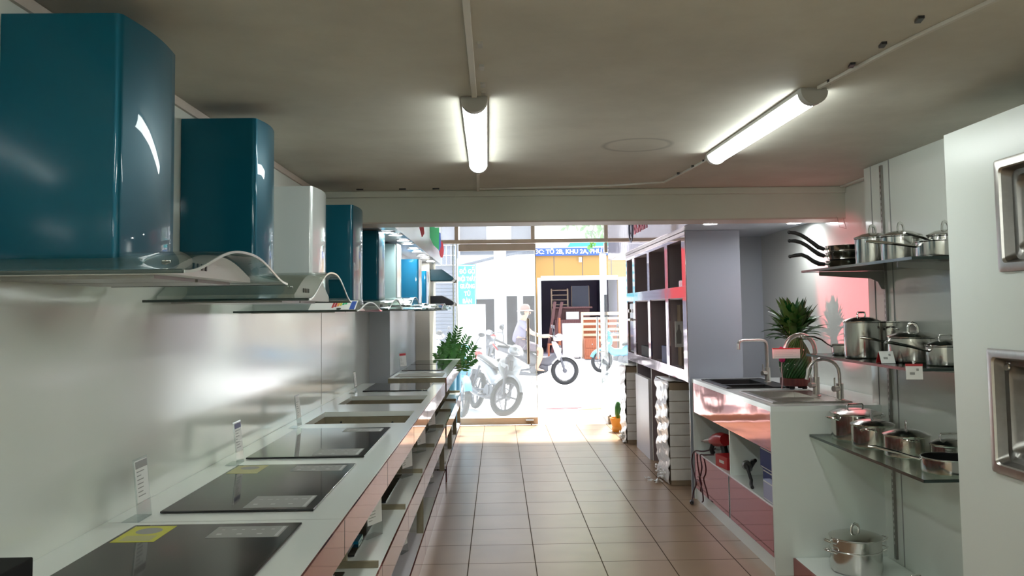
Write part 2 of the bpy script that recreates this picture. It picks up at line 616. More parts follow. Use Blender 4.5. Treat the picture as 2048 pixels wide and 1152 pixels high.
M['signteal'] = mat('teal_sign_sheet', (0.0, 0.30, 0.36), 0.5)
M['signwhite'] = mat('white_sign_sheet', (0.88, 0.88, 0.88), 0.5)
M['signcyan'] = mat('cyan_sign_sheet', (0.05, 0.65, 0.70), 0.5)
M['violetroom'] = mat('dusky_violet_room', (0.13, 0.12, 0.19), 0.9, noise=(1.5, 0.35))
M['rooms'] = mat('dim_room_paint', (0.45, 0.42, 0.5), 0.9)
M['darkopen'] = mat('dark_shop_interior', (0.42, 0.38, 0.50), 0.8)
M['redwood'] = wood_mat('orange_red_wood', (0.30, 0.075, 0.03), (0.38, 0.11, 0.045), 5)
M['darkwood'] = wood_mat('dark_plum_wood', (0.16, 0.06, 0.065), (0.22, 0.09, 0.09), 5)
M['palewood'] = wood_mat('pale_pine_wood', (0.62, 0.44, 0.30), (0.70, 0.52, 0.36), 5)
M['redroof'] = mat('red_clay_roof', (0.55, 0.16, 0.09), 0.8)
M['bikesilver'] = mat('silver_bike_plastic', (0.27, 0.28, 0.31), 0.3, 0.3, coat=0.5)
M['bikegrey'] = mat('dark_grey_bike_plastic', (0.10, 0.10, 0.12), 0.4)
M['bikeblue'] = mat('sky_blue_bike_plastic', (0.10, 0.42, 0.72), 0.3, coat=0.6)
M['bikewhite'] = mat('white_bike_plastic', (0.8, 0.8, 0.82), 0.3, coat=0.6)
M['lens'] = mat('headlight_lens', (0.45, 0.48, 0.55), 0.08, spec=0.9, coat=1.0)
M['skin'] = mat('warm_skin', (0.55, 0.32, 0.23), 0.5)
M['shirt'] = mat('grey_violet_shirt', (0.22, 0.20, 0.30), 0.8, noise=(12, 0.1))
M['shorts'] = mat('dark_plum_shorts', (0.10, 0.07, 0.10), 0.8)
M['hat'] = mat('brown_sun_hat', (0.32, 0.20, 0.18), 0.8)
M['bronze'] = mat('dull_bronze', (0.28, 0.21, 0.15), 0.35, 0.8)
M['doorrail'] = mat('beige_door_rail', (0.62, 0.48, 0.36), 0.5)
M['cream'] = mat('cream_plastic', (0.62, 0.55, 0.38), 0.5)
M['blackhood'] = mat('matt_black_paint', (0.004, 0.004, 0.006), 0.5)
M['tealhood'] = mat('dark_teal_paint', (0.004, 0.05, 0.07), 0.4)
def thin_sheet(name, col):
    m_ = mat(name, col, 0.5)
    nt = m_.node_tree
    tl = nt.nodes.new('ShaderNodeBsdfTranslucent')
    tl.inputs['Color'].default_value = (*col, 1)
    mx = nt.nodes.new('ShaderNodeMixShader')
    nt.links.new(nt.nodes['Principled BSDF'].outputs['BSDF'], mx.inputs[1])
    nt.links.new(tl.outputs['BSDF'], mx.inputs[2])
    nt.links.new(mx.outputs['Shader'], nt.nodes['Material Output'].inputs['Surface'])
    return m_
M['paper_red'] = thin_sheet('red_tissue', (0.9, 0.04, 0.10))
M['paper_green'] = thin_sheet('green_tissue', (0.05, 0.95, 0.45))
M['paper_blue'] = thin_sheet('blue_tissue', (0.15, 0.35, 0.95))
M['pebble'] = mat('white_glass_beads', (0.75, 0.76, 0.7), 0.2)
M['plastic_bag'] = mat('milky_plastic_bag', (0.62, 0.62, 0.58), 0.3, bump=(25, 0.8, 0.02))

# ================================================================== the room shell
XL, XR, ZC = -1.19, 2.36, 2.32
YB, YF = -6.2, 11.35
struct('floor', box(XL - 0.2, XR + 0.2, YB - 0.2, YF, -0.15, 0), M['floor'])
struct('ceiling', box(XL - 0.2, XR + 0.2, YB - 0.2, 5.70, ZC, ZC + 0.15), M['ceiling'])
struct('wall_left', box(XL - 0.2, XL, YB, 7.9, 0, ZC).box(XL - 0.2, XL, 5.7, 7.9, ZC, 3.0), M['laminate'])
struct('wall_left.001', box(XL - 0.2, -1.0, 7.9, 10.35, 0, 3.0), M['greywall'])
struct('wall_left.002', box(XL - 0.2, -0.83, 10.35, YF, 0, 3.0), M['plaster'])
struct('wall_right', box(XR, XR + 0.2, YB, YF, 0, 3.0), M['laminate'])
struct('wall_right.001', box(1.97, XR, 7.56, YF - 0.02, 0, 3.0), M['greywall'])
struct('wall_back', box(XL - 0.2, XR + 0.2, YB - 0.2, YB, 0, ZC), M['plaster'])
struct('ceiling.001', box(XL - 0.2, XR + 0.2, 5.95, YF + 0.2, 2.86, 3.05), M['plaster'])
struct('beam', box(XL, XR, 5.70, 5.95, 2.112, 3.05), M['beam'])
struct('trim_1', box(XL, XR, 5.698, 5.952, 2.100, 2.112), M['trim'], bevel=0.002)
struct('trim_2', box(XL, XR, 5.675, 5.70, 2.275, 2.32), M['beam'], bevel=0.006)
# thin joints of the wall panels
struct('trim_3', box(XL, XL + 0.0015, 5.768, 5.774, 0.90, 1.55), M['greymark'])
struct('trim_4', box(XL, XL + 0.012, YB, 5.68, 2.285, 2.318), M['trim'])
struct('wall_front', box(XL - 0.2, XR + 0.2, YF, YF + 0.2, 2.74, 4.2), M['plaster'])
# thin shelf-back panel that stands proud of the right wall
struct('wall_right.002', box(2.18, XR, 2.0, 4.98, 0, ZC), M['laminate'])
struct('trim_5', box(2.176, 2.181, 4.885, 4.889, 0.1, ZC).box(2.176, 2.181, 4.655, 4.66, 0.1, ZC), M['greymark'])

# ------------------------------------------------------------------ shop front: frames, panes, doors
fr = M['trim']
struct('trim_6', box(-0.83, XR, YF - 0.03, YF + 0.05, 2.405, 2.455), fr, bevel=0.004)
struct('trim_7', box(-0.83, XR, YF - 0.03, YF + 0.05, 2.70, 2.74), fr, bevel=0.004)
for i, x in enumerate((-0.545, 0.475, 1.455)):
    struct('trim_%d' % (8 + i), box(x - 0.024, x + 0.024, YF - 0.03, YF + 0.05, 2.455, 2.70)
           .prism([(x + 0.024, 2.70), (x + 0.075, 2.70), (x + 0.024, 2.655)], 'y', YF - 0.01, YF + 0.02)
           .prism([(x - 0.075, 2.70), (x - 0.024, 2.70), (x - 0.024, 2.655)], 'y', YF - 0.01, YF + 0.02), fr)
for i, (a, b) in enumerate(((-0.83, -0.569), (-0.521, 0.451), (0.499, 1.431), (1.479, XR))):
    struct('window_%d' % (i + 1), box(a, b, YF + 0.005, YF + 0.013, 2.455, 2.70), M['dustglass'])
struct('window_5', box(-0.83, -0.535, YF, YF + 0.01, 0.0, 2.405), M['shopglass'])
struct('window_6', box(1.475, XR, YF, YF + 0.01, 0.0, 2.405), M['shopglass'])
struct('trim_11', box(-0.60, -0.585, YF - 0.012, YF + 0.022, 0.0, 2.40).box(-0.552, -0.540, YF - 0.012, YF + 0.022, 0.0, 2.40), M['edgelight'])


def door(name, label, M_place, bolts):
    """glass leaf 1.02 m wide built along +x from its hinge"""
    d = thing(name, label, 'door', (0, 0, 0))
    d['kind'] = 'structure'
    pane = box(0.004, 1.02, -0.005, 0.005, 0.09, 2.31).build('glass_pane', M['shopglass'] if bolts else M['cleanglass'], d)
    box(0, 1.03, -0.022, 0.022, 0.008, 0.098).build('bottom_rail', M['doorrail'], d, bevel=0.004)
    if bolts:
        box(0, 1.03, -0.022, 0.022, 2.305, 2.398).build('top_rail', M['trim'], d, bevel=0.004)
        lk = MB().cyl((0.87, -0.04, 0.052), (0.97, -0.04, 0.052), 0.018).cyl((0.94, -0.04, 0.052), (0.94, -0.04, -0.0), 0.01).build('door_lock', M['bronze'], d)
    else:
        box(0, 0.14, -0.022, 0.022, 2.27, 2.40).build('top_patch', M['trim'], d, bevel=0.004)
    box(1.018, 1.028, -0.008, 0.008, 0.10, 2.31).build('edge_strip', M['edgelight'], d)
    hx = 0.915
    hm = M['bronze'] if bolts else M['steel_brush']
    for sgn in (-1, 1):
        h = MB().cyl((hx, 0.062 * sgn, 0.80), (hx, 0.062 * sgn, 1.40), 0.0165).cyl((hx, 0.062 * sgn, 1.17), (hx, 0.062 * sgn, 1.185), 0.021)
        h.cyl((hx, 0.0, 0.90), (hx, 0.062 * sgn, 0.90), 0.009).cyl((hx, 0.0, 1.30), (hx, 0.062 * sgn, 1.30), 0.009)
        h.build('door_handle', hm, d)
    d.matrix_world = M_place
    return d


door('door_1', 'closed frameless glass door leaf with beige rails and bronze bar handle', Matrix.Translation((-0.52, YF + 0.005, 0)), True)
door('door_2', 'glass door leaf swung open to the street with steel bar handles', Matrix.Translation((1.455, YF + 0.005, 0)) @ Matrix.Rotation(math.radians(88), 4, 'Z'), False)
tag(MB().cyl((1.462, YF - 0.03, 0.0), (1.462, YF - 0.03, 0.055), 0.028, 0.024).ball((1.462, YF - 0.03, 0.075), (0.02, 0.02, 0.05)).build('door_stop', M['bronze']),
    'small bronze pivot stop on the floor beside the open glass door', 'door stop')

# ------------------------------------------------------------------ soffits with downlights, at both sides of the front room
struct('soffit', box(-1.19, -0.742, 5.96, 11.0, 2.115, 2.135).box(-1.0, -0.742, 7.9, 11.0, 2.12, 2.30), M['greywall'], w=True)
struct('soffit.001', box(1.442, 2.36, 5.96, 7.56, 2.14, 2.16).box(1.442, 1.97, 7.56, 10.95, 2.14, 2.16), M['greywall'])
fl = thing('fascia_board', 'pale glossy fascia board above the range hoods, edged with coloured cut-outs', 'fascia', (-0.735, 8.5, 2.11))
box(-0.742, -0.730, 5.96, 11.0, 2.112, 2.60).build('panel', M['greywall'], fl, w=True)
frr = thing('fascia_board', 'glossy red-brown fascia board above the tall shelf wall', 'fascia', (1.436, 8.5, 2.14))
box(1.430, 1.442, 5.96, 10.95, 2.138, 2.62).build('panel', M['frameacrylic'], frr, w=True)
Mf = frame((1.428 - 1.436, 8.45 - 8.5, 2.36 - 2.14), (0, -1, 0), (0, 0, 1))
text('BOSCH', 0.24, M['signpink'], frr, Mf, 'lettering', 0.003, 0.008, 1.0)
rg = MB().torus((1.427, 9.05, 2.36), 0.13, 0.016, 'x', squash=0.3).torus((1.427, 9.05, 2.36), 0.07, 0.012, 'x', squash=0.3).build('round_emblem', M['navy'], frr, w=True)
# coloured cut-outs hanging in front of the left fascia
def cutout(y, z, pts, m_, label):
    o = MB().prism(pts, 'x', -0.003, 0.003).build('hanging_cutout', M[m_])
    MB().cyl((0, 0, max(b for a, b in pts) - 0.02), (0, 0, 0.42), 0.0015, n=6).build('thread', M['card'], o)
    o.location = (-0.69, y, z)
    o.rotation_euler = (0, 0, math.radians(-9))
    return tag(o, label, 'decoration', 'cut-outs hanging by the fascia')
cutout(7.75, 2.29, [(-0.12, 0.05), (0.05, 0.05), (0.10, -0.06), (0.02, -0.10), (-0.06, -0.03)], 'paper_red', 'red paper cut-out nearest the beam, high on the fascia')
cutout(9.35, 2.33, [(-0.22, 0.16), (0.0, 0.10), (0.22, 0.12), (0.2, -0.13), (-0.02, -0.1), (-0.2, -0.03)], 'paper_green', 'large green paper cut-out hanging before the fascia')
cutout(10.05, 2.34, [(-0.09, 0.1), (0.08, 0.1), (0.1, -0.05), (0.02, -0.12), (-0.1, -0.06)], 'paper_blue', 'blue paper cut-out between the green one and the round red one')
cutout(10.5, 2.27, [(0.12 * math.cos(a * PI / 5) , 0.105 * math.sin(a * PI / 5)) for a in range(10)], 'paper_red', 'round red lantern-shaped cut-out at the street end of the fascia')
def downlight(x, y, z, label, group, lit='downlight'):
    d = thing('downlight', label, 'downlight', (x, y, z), group=group)
    MB().lathe([(0.047, -0.001), (0.062, -0.001), (0.062, -0.008), (0.05, -0.010), (0.047, -0.001)], n=24).build('trim_ring', M['card'], d)
    MB().lathe([(0.0005, -0.004), (0.047, -0.004)], n=24).build('lens', M[lit], d)
    return d
for i, (x, y) in enumerate(((-0.83, 6.40), (-0.79, 6.62), (-0.79, 7.15), (-0.79, 7.5), (-0.80, 8.1), (-0.80, 8.5), (-0.81, 9.15), (-0.81, 9.5), (-0.80, 10.2))):
    downlight(x, y, 2.115, 'round lit downlight in the soffit over the far range hoods', 'soffit downlights over the hoods')
downlight(1.585, 6.28, 2.14, 'lit downlight in the soffit by the grey end of the tall shelf wall', None)
downlight(2.21, 6.28, 2.14, 'lit downlight in the soffit close to the right wall', None, 'downlight_strong')

# ------------------------------------------------------------------ ceiling battens and cables
def batten(x, y0, y1, label, skew=0.0, lit='lamp'):
    t = thing('ceiling_batten_lamp', label, 'lamp', (x, (y0 + y1) / 2, ZC))
    hl = (y1 - y0) / 2
    box(-0.05, 0.05, -hl, hl, -0.016, 0.0).build('housing', M['lampcap'], t, bevel=0.003)
    arc = [(0.045 * math.cos(a), -0.016 - 0.042 * math.sin(a)) for a in [PI * k / 12 for k in range(13)]]
    MB().prism(arc, 'y', -hl + 0.035, hl - 0.03).build('diffuser', M[lit], t, smooth=60)
    arc2 = [(0.051 * math.cos(a), -0.012 - 0.05 * math.sin(a)) for a in [PI * k / 12 for k in range(13)]]
    MB().prism(arc2, 'y', -hl - 0.005, -hl + 0.035).build('end_cap', M['lampcap'], t, smooth=60)
    MB().prism(arc2, 'y', hl - 0.03, hl + 0.005).build('end_cap', M['lampcap'], t, smooth=60)
    t.rotation_euler = (0, 0, skew)
    return t
batten(-0.09, 3.17, 4.62, 'lit white ceiling batten lamp over the floor beside the hoods', 0.012)
for y in (-0.9, -4.6):           # added battens behind the camera, brighter than the visible pair, fill the near room
    batten(-0.09, y, y + 1.4, 'added fill batten lamp on the ceiling behind the camera', 0.0, 'lampfill')['group'] = 'added fill battens behind the camera'
    batten(1.165, y, y + 1.4, 'added fill batten lamp on the ceiling behind the camera', 0.0, 'lampfill')['group'] = 'added fill battens behind the camera'
batten(1.165, 3.09, 4.42, 'lit white ceiling batten lamp nearer the pots and pans', 0.022)


def trunk(name, pts, label, wd=0.018):
    mb = MB()
    for a, b in zip(pts, pts[1:]):
        d = (Vector((b[0], b[1])) - Vector((a[0], a[1]))).normalized() * 0.002
        n = Vector((-d.y, d.x)).normalized() * wd / 2
        A, B = Vector((a[0] - d.x, a[1] - d.y)), Vector((b[0] + d.x, b[1] + d.y))
        mb.prism([tuple(A + n), tuple(A - n), tuple(B - n), tuple(B + n)], 'z', ZC - 0.012, ZC)
    return tag(mb.build(name, M['trunk'], bevel=0.002), label, 'cable')
trunk('cable_trunking', [(-0.065, 0.6), (-0.08, 3.15)], 'white cable trunking leading along the ceiling to the lamp by the hoods', 0.02)
trunk('cable_trunking', [(-0.10, 4.63), (-0.125, 5.67)], 'short white trunking from the lamp by the hoods to the beam')
trunk('ceiling_cable', [(1.62, 1.4), (1.46, 1.75), (1.34, 2.1), (1.26, 2.5), (1.215, 2.85), (1.19, 3.07)], 'thin cable curving along the ceiling towards the lamp near the pots', 0.014)
trunk('ceiling_cable', [(1.155, 4.43), (1.12, 4.9), (1.07, 5.38), (0.75, 5.5), (0.3, 5.56), (-0.12, 5.6)], 'thin cable running from the lamp near the pots along the beam', 0.012)
trunk('cable_trunking', [(2.33, 3.4), (2.33, 5.66)], 'white trunking along the top of the right wall', 0.035)
def clip(x, y, a, label, group, m_='black'):
    o = box(-0.022, 0.022, -0.008, 0.008, -0.008, 0).build('cable_clip', M[m_])
    o.location = (x, y, ZC); o.rotation_euler = (0, 0, a)
    return tag(o, label, 'cable clip', group)
for x, y in ((1.2, 2.34), (1.2, 2.57), (1.195, 2.79), (1.2, 3.0), (1.14, 4.62), (1.12, 4.8), (1.09, 5.05)):
    clip(x, y, 1.35, 'small dark cable clip on the ceiling along the right batten lamp', 'clips along the right lamp')
for y in (2.54, 2.78, 3.0, 3.12):
    clip(-0.045, y, PI / 2, 'small clip beside the trunking of the left batten lamp', 'clips beside the left trunking', 'lampcap')
for x in (-0.9, -0.62, -0.4):
    clip(x, 5.58, 0.0, 'small dark clip on the ceiling in front of the beam', 'clips in front of the beam')
hk = MB().tube([(2.30, 5.705, 2.118), (2.30, 5.69, 2.10), (2.30, 5.66, 2.04), (2.345, 5.66, 2.03), (2.345, 5.69, 2.08), (2.345, 5.705, 2.118)], 0.0025, 6).build('wire_hook', M['steel'])
tag(hk, 'bent wire hook hanging from the right end of the beam', 'hook')
# added red spot without a fixture, throws the red patch onto the right wall
sp_d = bpy.data.lights.new('added_red_spot', 'SPOT')
sp_d.energy = 560.0
sp_d.color = (1.0, 0.16, 0.20)
sp_d.spot_size = math.radians(17.5)
sp_d.spot_blend = 0.5
sp_d.shadow_soft_size = 0.02
sp = bpy.data.objects.new('added_red_spot', sp_d)
COL.objects.link(sp)
sp.location = (-1.1, 4.45, 1.46)
sp.rotation_euler = (Vector((2.36, 5.70, 1.62)) - Vector(sp.location)).to_track_quat('-Z', 'Y').to_euler()

# ================================================================== left side: display counters
XC = -0.47
def hole_top(mb, x0, x1, y0, y1, z0, z1, holes):
    """a slab with rectangular holes (hx0,hx1,hy0,hy1), sorted along y"""
    y = y0
    for hx0, hx1, hy0, hy1 in holes:
        mb.box(x0, x1, y, hy0, z0, z1)
        mb.box(x0, hx0, hy0, hy1, z0, z1)
        mb.box(hx1, x1, hy0, hy1, z0, z1)
        y = hy1
    mb.box(x0, x1, y, y1, z0, z1)
    return mb

def lining(hole, z, par, depth=0.11):
    x0, x1, y0, y1 = hole
    t = 0.012
    l = MB().box(x0 - t, x0, y0 - t, y1 + t, z - depth, z - 0.002).box(x1, x1 + t, y0 - t, y1 + t, z - depth, z - 0.002)
    l.box(x0, x1, y0 - t, y0, z - depth, z - 0.002).box(x0, x1, y1, y1 + t, z - depth, z - 0.002).box(x0, x1, y0, y1, z - depth - t, z - depth)
    o = l.build('cutout_lining', M['mdf'], par, w=True)
    for dx, dz in ((0.06, 0.05), (0.10, 0.035), (0.14, 0.07), (0.42, 0.04), (0.08, 0.085)):
        MB().cyl((x0 + dx, y1 - 0.002, z - dz), (x0 + dx, y1 + 0.001, z - dz), 0.007, n=10).build('screw_hole', M['black'], o, w=True)

wt = thing('display_worktop', 'long white display worktop with red gloss front, nearest on the left wall', 'worktop', (-0.83, 4.4, 0.78))
H1, H2 = (-1.09, -0.53, 4.83, 5.40), (-1.09, -0.53, 5.83, 6.38)
hole_top(MB(), XL + 0.002, XC - 0.006, 1.2, 7.5, 0.86, 0.89, [H1, H2]).build('worktop', M['worktop'], wt, w=True)
box(XC - 0.006, XC, 1.2, 7.5, 0.78, 0.889).build('front_band', M['acrylic'], wt, w=True)
lining(H1, 0.86, wt)
lining(H2, 0.86, wt)
for y in (2.62, 3.62, 4.74, 5.62, 6.60):
    box(XC - 0.0065, XC + 0.0006, y - 0.0012, y + 0.0012, 0.781, 0.888).build('band_seam', M['black'], wt, w=True)
box(XL + 0.01, XC - 0.01, 2.6185, 2.6215, 0.8895, 0.8903).build('top_seam', M['greymark'], wt, w=True)

def shelf_unit(y0, y1, label, parity, xb=XL, zt=0.742):
    u = thing('display_base_unit', label, 'cabinet', ((xb + XC) / 2, (y0 + y1) / 2, 0))
    e = 0.003
    a, b = y0 + e, y1 - e
    box(xb + 0.004, XC - 0.008, a, b, 0.485, 0.51).build('middle_shelf', M['worktop'], u, w=True)
    box(XC - 0.008, XC, a, b, 0.385, 0.51).build('middle_lip', M['acrylic'], u, w=True)
    box(xb + 0.004, XC - 0.008, a, b, 0.115, 0.14).build('bottom_shelf', M['lilac'] if parity else M['worktop'], u, w=True)
    box(XC - 0.008, XC, a, b, 0.0, 0.14).build('plinth_lip', M['acrylic'], u, w=True)
    box(xb + 0.004, xb + 0.02, a, b, 0.0, zt - 0.012).build('back_panel', M['worktop'], u, w=True)
    for q in (a, b - 0.016):
        box(xb + 0.02, XC - 0.12, q, q + 0.016, 0.14, 0.485).build('side_panel', M['mdf'], u, w=True)
        box(xb + 0.02, XC - 0.14, q, q + 0.016, 0.51, zt - 0.012).build('side_panel', M['mdf'], u, w=True)
    box(XC - 0.22, XC - 0.012, b - 0.03, b - 0.016, 0.51, 0.535).build('rail_end', M['mdf'], u, w=True)
    if parity: box(XC - 0.05, XC - 0.009, b - 0.018, b, 0.14, 0.385).build('end_leg', M['mdf'], u, w=True)
    return u
bounds = [1.45, 2.5, 3.45, 4.43, 5.4, 6.4, 7.45]
names = ['nearest the camera', 'second from the camera', 'third from the camera', 'fourth from the camera', 'fifth from the camera', 'last before the higher counter']
for i in range(6):
    shelf_unit(bounds[i], bounds[i + 1], 'white open base unit with red lips under the long worktop, ' + names[i], i % 2)

def hob(x0, x1, y0, y1, z, label, stickers=True, yellow=None, group=None, far_print=True):
    t = thing('glass_hob', label, 'hob', ((x0 + x1) / 2, (y0 + y1) / 2, z), group=group)
    w_, d_ = (x1 - x0) / 2, (y1 - y0) / 2
    g = box(-w_, w_, -d_, d_, 0.001, 0.008).build('glass_top', M['hobglass'], t, bevel=0.0025)
    if stickers:
        for (cx, cy, sx, sy) in ((w_ - 0.13, -d_ + 0.11, 0.10, 0.085),) + (((w_ - 0.13, d_ - 0.10, 0.10, 0.06),) if far_print else ()):
            p = box(cx - sx, cx + sx, cy - sy, cy + sy, 0.008, 0.0086).build('control_panel', M['greymark'], t)
            q = MB()
            for k in range(6):
                xx = cx - sx + 0.02 + 0.028 * k
                q.box(xx, xx + random.uniform(0.008, 0.018), cy + sy * 0.35, cy + sy * 0.35 + 0.006, 0.0086, 0.0089)
                if k % 2 == 0: q.box(xx, xx + 0.014, cy - sy * 0.5, cy - sy * 0.5 + 0.012, 0.0086, 0.0089)
            q.box(cx + sx * 0.86, cx + sx * 0.95, cy - sy * 0.9, cy + sy * 0.9, 0.0086, 0.0089)
            q.build('printed_text', M['lightmark'], p)
    if yellow:
        p = box(-w_ + 0.012, -w_ + 0.13, d_ - 0.19, d_ - 0.02, 0.008, 0.0087).build('energy_sticker', M[yellow], t)
        MB().lathe([(0.0005, 0.0088), (0.036, 0.0088)], (-w_ + 0.072, d_ - 0.075, 0), 18).build('sticker_disc', M['greymark'], p)
        box(-w_ + 0.03, -w_ + 0.115, d_ - 0.18, d_ - 0.125, 0.0087, 0.0089).build('sticker_text', M['paleyellow'], p)
    return t
hob(-1.07, -0.582, 1.74, 2.555, 0.89, 'black glass hob with a bright yellow sticker, nearest on the white worktop', yellow='yellow')
hob(-1.065, -0.585, 2.725, 3.525, 0.89, 'black glass hob with a faded yellow sticker, second on the worktop', yellow='paleyellow')
hob(-1.085, -0.58, 3.70, 4.60, 0.89, 'black glass hob without sticker, just before the first empty cut-out', far_print=True)
hob(-1.065, -0.56, 6.72, 7.42, 0.89, 'black glass hob at the far end of the long worktop past both cut-outs', stickers=False)
midl = ['first', 'second', 'third', 'fourth', 'fifth', 'sixth']
for i in range(6):
    if i == 4: continue
    y0, y1 = bounds[i] + 0.12, bounds[i + 1] - 0.10
    hob(-1.08, -0.60, y0, y1, 0.51, 'dark hob lying on the middle shelf of the %s base unit from the camera' % midl[i], stickers=i in (1, 2))
for i in (0, 1, 2, 4):
    y0, y1 = bounds[i] + 0.15, bounds[i + 1] - 0.06
    hob(-1.08, -0.585 if i != 1 else -0.55, y0, y1, 0.14, 'dark hob on the bottom shelf of the %s base unit from the camera' % midl[i], stickers=False)
tag(box(-0.72, -0.61, 3.73, 3.85, 0.5185, 0.5305).build('blue_reflection_box', M['blue']), 'small shiny blue box standing in for a reflection on the dark hob of the third base unit', 'box')  # blue reflection on the hob, put in as a coloured box

def price_stand(x, y, z, rz, label, h=0.155, w_=0.095, head='navy', lean=0.10, group=None):
    """bent clear acrylic stand with a printed sheet"""
    t = thing('price_stand', label, 'price stand', (x, y, z), rz, group)
    dx = lean * h
    MB().prism([(0, 0.0), (0.003, 0.0), (0.003 + dx, h), (dx, h)], 'x', -w_ / 2, w_ / 2).build('acrylic_sheet', M['acryclear'], t)
    MB().box(-w_ / 2, w_ / 2, 0.0, 0.05, 0.0, 0.003).build('foot', M['acryclear'], t)
    p0 = h * 0.30
    pg = MB().prism([(p0 * lean - 0.0012, p0), (p0 * lean - 0.0002, p0), (dx * 0.97 - 0.0002, h * 0.97), (dx * 0.97 - 0.0012, h * 0.97)], 'x', -w_ / 2 + 0.006, w_ / 2 - 0.006).build('printed_sheet', M['card'], t)
    q = MB()
    for k in range(7):
        zz = h * (0.78 - 0.065 * k)
        q.box(-w_ / 2 + 0.014, -w_ / 2 + 0.03 + 0.042 * random.random(), zz * lean - 0.0018, zz * lean - 0.0011, zz, zz + 0.003)
    q.build('sheet_text', M['greymark'], pg)
    if head:
        z0, z1 = h * 0.84, h * 0.955
        MB().prism([(z0 * lean - 0.0018, z0), (z0 * lean - 0.0011, z0), (z1 * lean - 0.0011, z1), (z1 * lean - 0.0018, z1)], 'x', -w_ / 2 + 0.008, w_ / 2 - 0.008).build('sheet_heading', M[head], pg)
    return t
price_stand(-1.085, 2.665, 0.89, math.radians(90), 'clear price stand with grey heading by the nearest hob with bright sticker', h=0.185, w_=0.10, head='greymark')
price_stand(-1.075, 3.60, 0.89, math.radians(90), 'clear price stand with navy heading between second and third hobs', h=0.175, w_=0.10)
price_stand(-1.085, 4.70, 0.89, math.radians(90), 'clear price stand with plain sheet before the first worktop cut-out', h=0.175, w_=0.10, head=None)
price_stand(-1.10, 6.64, 0.89, math.radians(90), 'clear price stand at the last hob of the long worktop', h=0.165, w_=0.10, head=None)
for y, k in ((3.84, 'third'), (5.20, 'fourth'), (6.15, 'fifth'), (7.1, 'sixth')):
    price_stand(-0.555, y, 0.52 if k != 'fifth' else 0.511, math.radians(63), 'upright price stand on the middle shelf of the %s base unit' % k, h=0.19, w_=0.12, head='lightmark', lean=0.03)
for y, k in ((4.95, 'fourth'), (5.9, 'fifth'), (6.9, 'sixth')):
    price_stand(-0.545, y, 0.141 if k != 'fifth' else 0.152, math.radians(70), 'small price stand on the bottom shelf of the %s base unit' % k, h=0.15, w_=0.09, head=None, lean=0.12)
bx = box(-1.17, -1.045, 1.62, 1.96, 0.891, 0.975).build('black_box', M['blackbox'], bevel=0.003)
tag(bx, 'matt black box at the wall end of the nearest worktop corner', 'box')

# second, slightly higher counter further on
wt2 = thing('display_worktop', 'higher white display worktop beside the potted plants near the shop window', 'worktop', (-0.72, 9.1, 0.80))
H3 = (-0.95, -0.51, 7.76, 8.22)
X2 = -0.985
hole_top(MB(), X2, XC - 0.004, 7.64, 10.6, 0.89, 0.92, [H3]).build('worktop', M['worktop'], wt2, w=True)
box(XC - 0.004, XC + 0.004, 7.64, 10.6, 0.79, 0.919).build('front_band', M['acrylic'], wt2, w=True)
box(X2, XC - 0.004, 7.632, 7.64, 0.79, 0.919).build('end_board', M['mdf'], wt2, w=True)
lining(H3, 0.89, wt2, 0.09)
b2 = [7.65, 8.63, 9.61, 10.59]
for i, k in enumerate(('nearest', 'middle', 'farthest')):
    shelf_unit(b2[i], b2[i + 1], 'white open base unit under the higher worktop, %s of its three' % k, 1, X2, 0.76)
hob(-0.97, -0.55, 8.56, 9.40, 0.92, 'black glass hob on the higher worktop next to its cut-out', stickers=False)
hob(-0.97, -0.55, 9.46, 10.28, 0.92, 'black glass hob on the higher worktop next to the plants', stickers=False)
price_stand(-0.93, 8.42, 0.92, math.radians(60), 'clear price stand beside the cut-out of the higher worktop', h=0.19, w_=0.12, head='redprint')
price_stand(-0.92, 10.45, 0.92, math.radians(50), 'clear price stand at the far end of the higher worktop', h=0.19, w_=0.12, head=None)
for i in range(3):
    hob(-0.95, -0.60, b2[i] + 0.1, b2[i + 1] - 0.1, 0.51, 'dark hob on the middle shelf under the higher worktop, %s unit' % ('nearest', 'middle', 'farthest')[i], stickers=False)
    tag(box(-0.62, -0.485, b2[i] + 0.15, b2[i] + 0.75, 0.141, 0.165).build('white_panel_sample', M['card'], bevel=0.003), 'white glossy sample panel on the bottom shelf of the %s high unit' % ('nearest', 'middle', 'farthest')[i], 'sample panel')

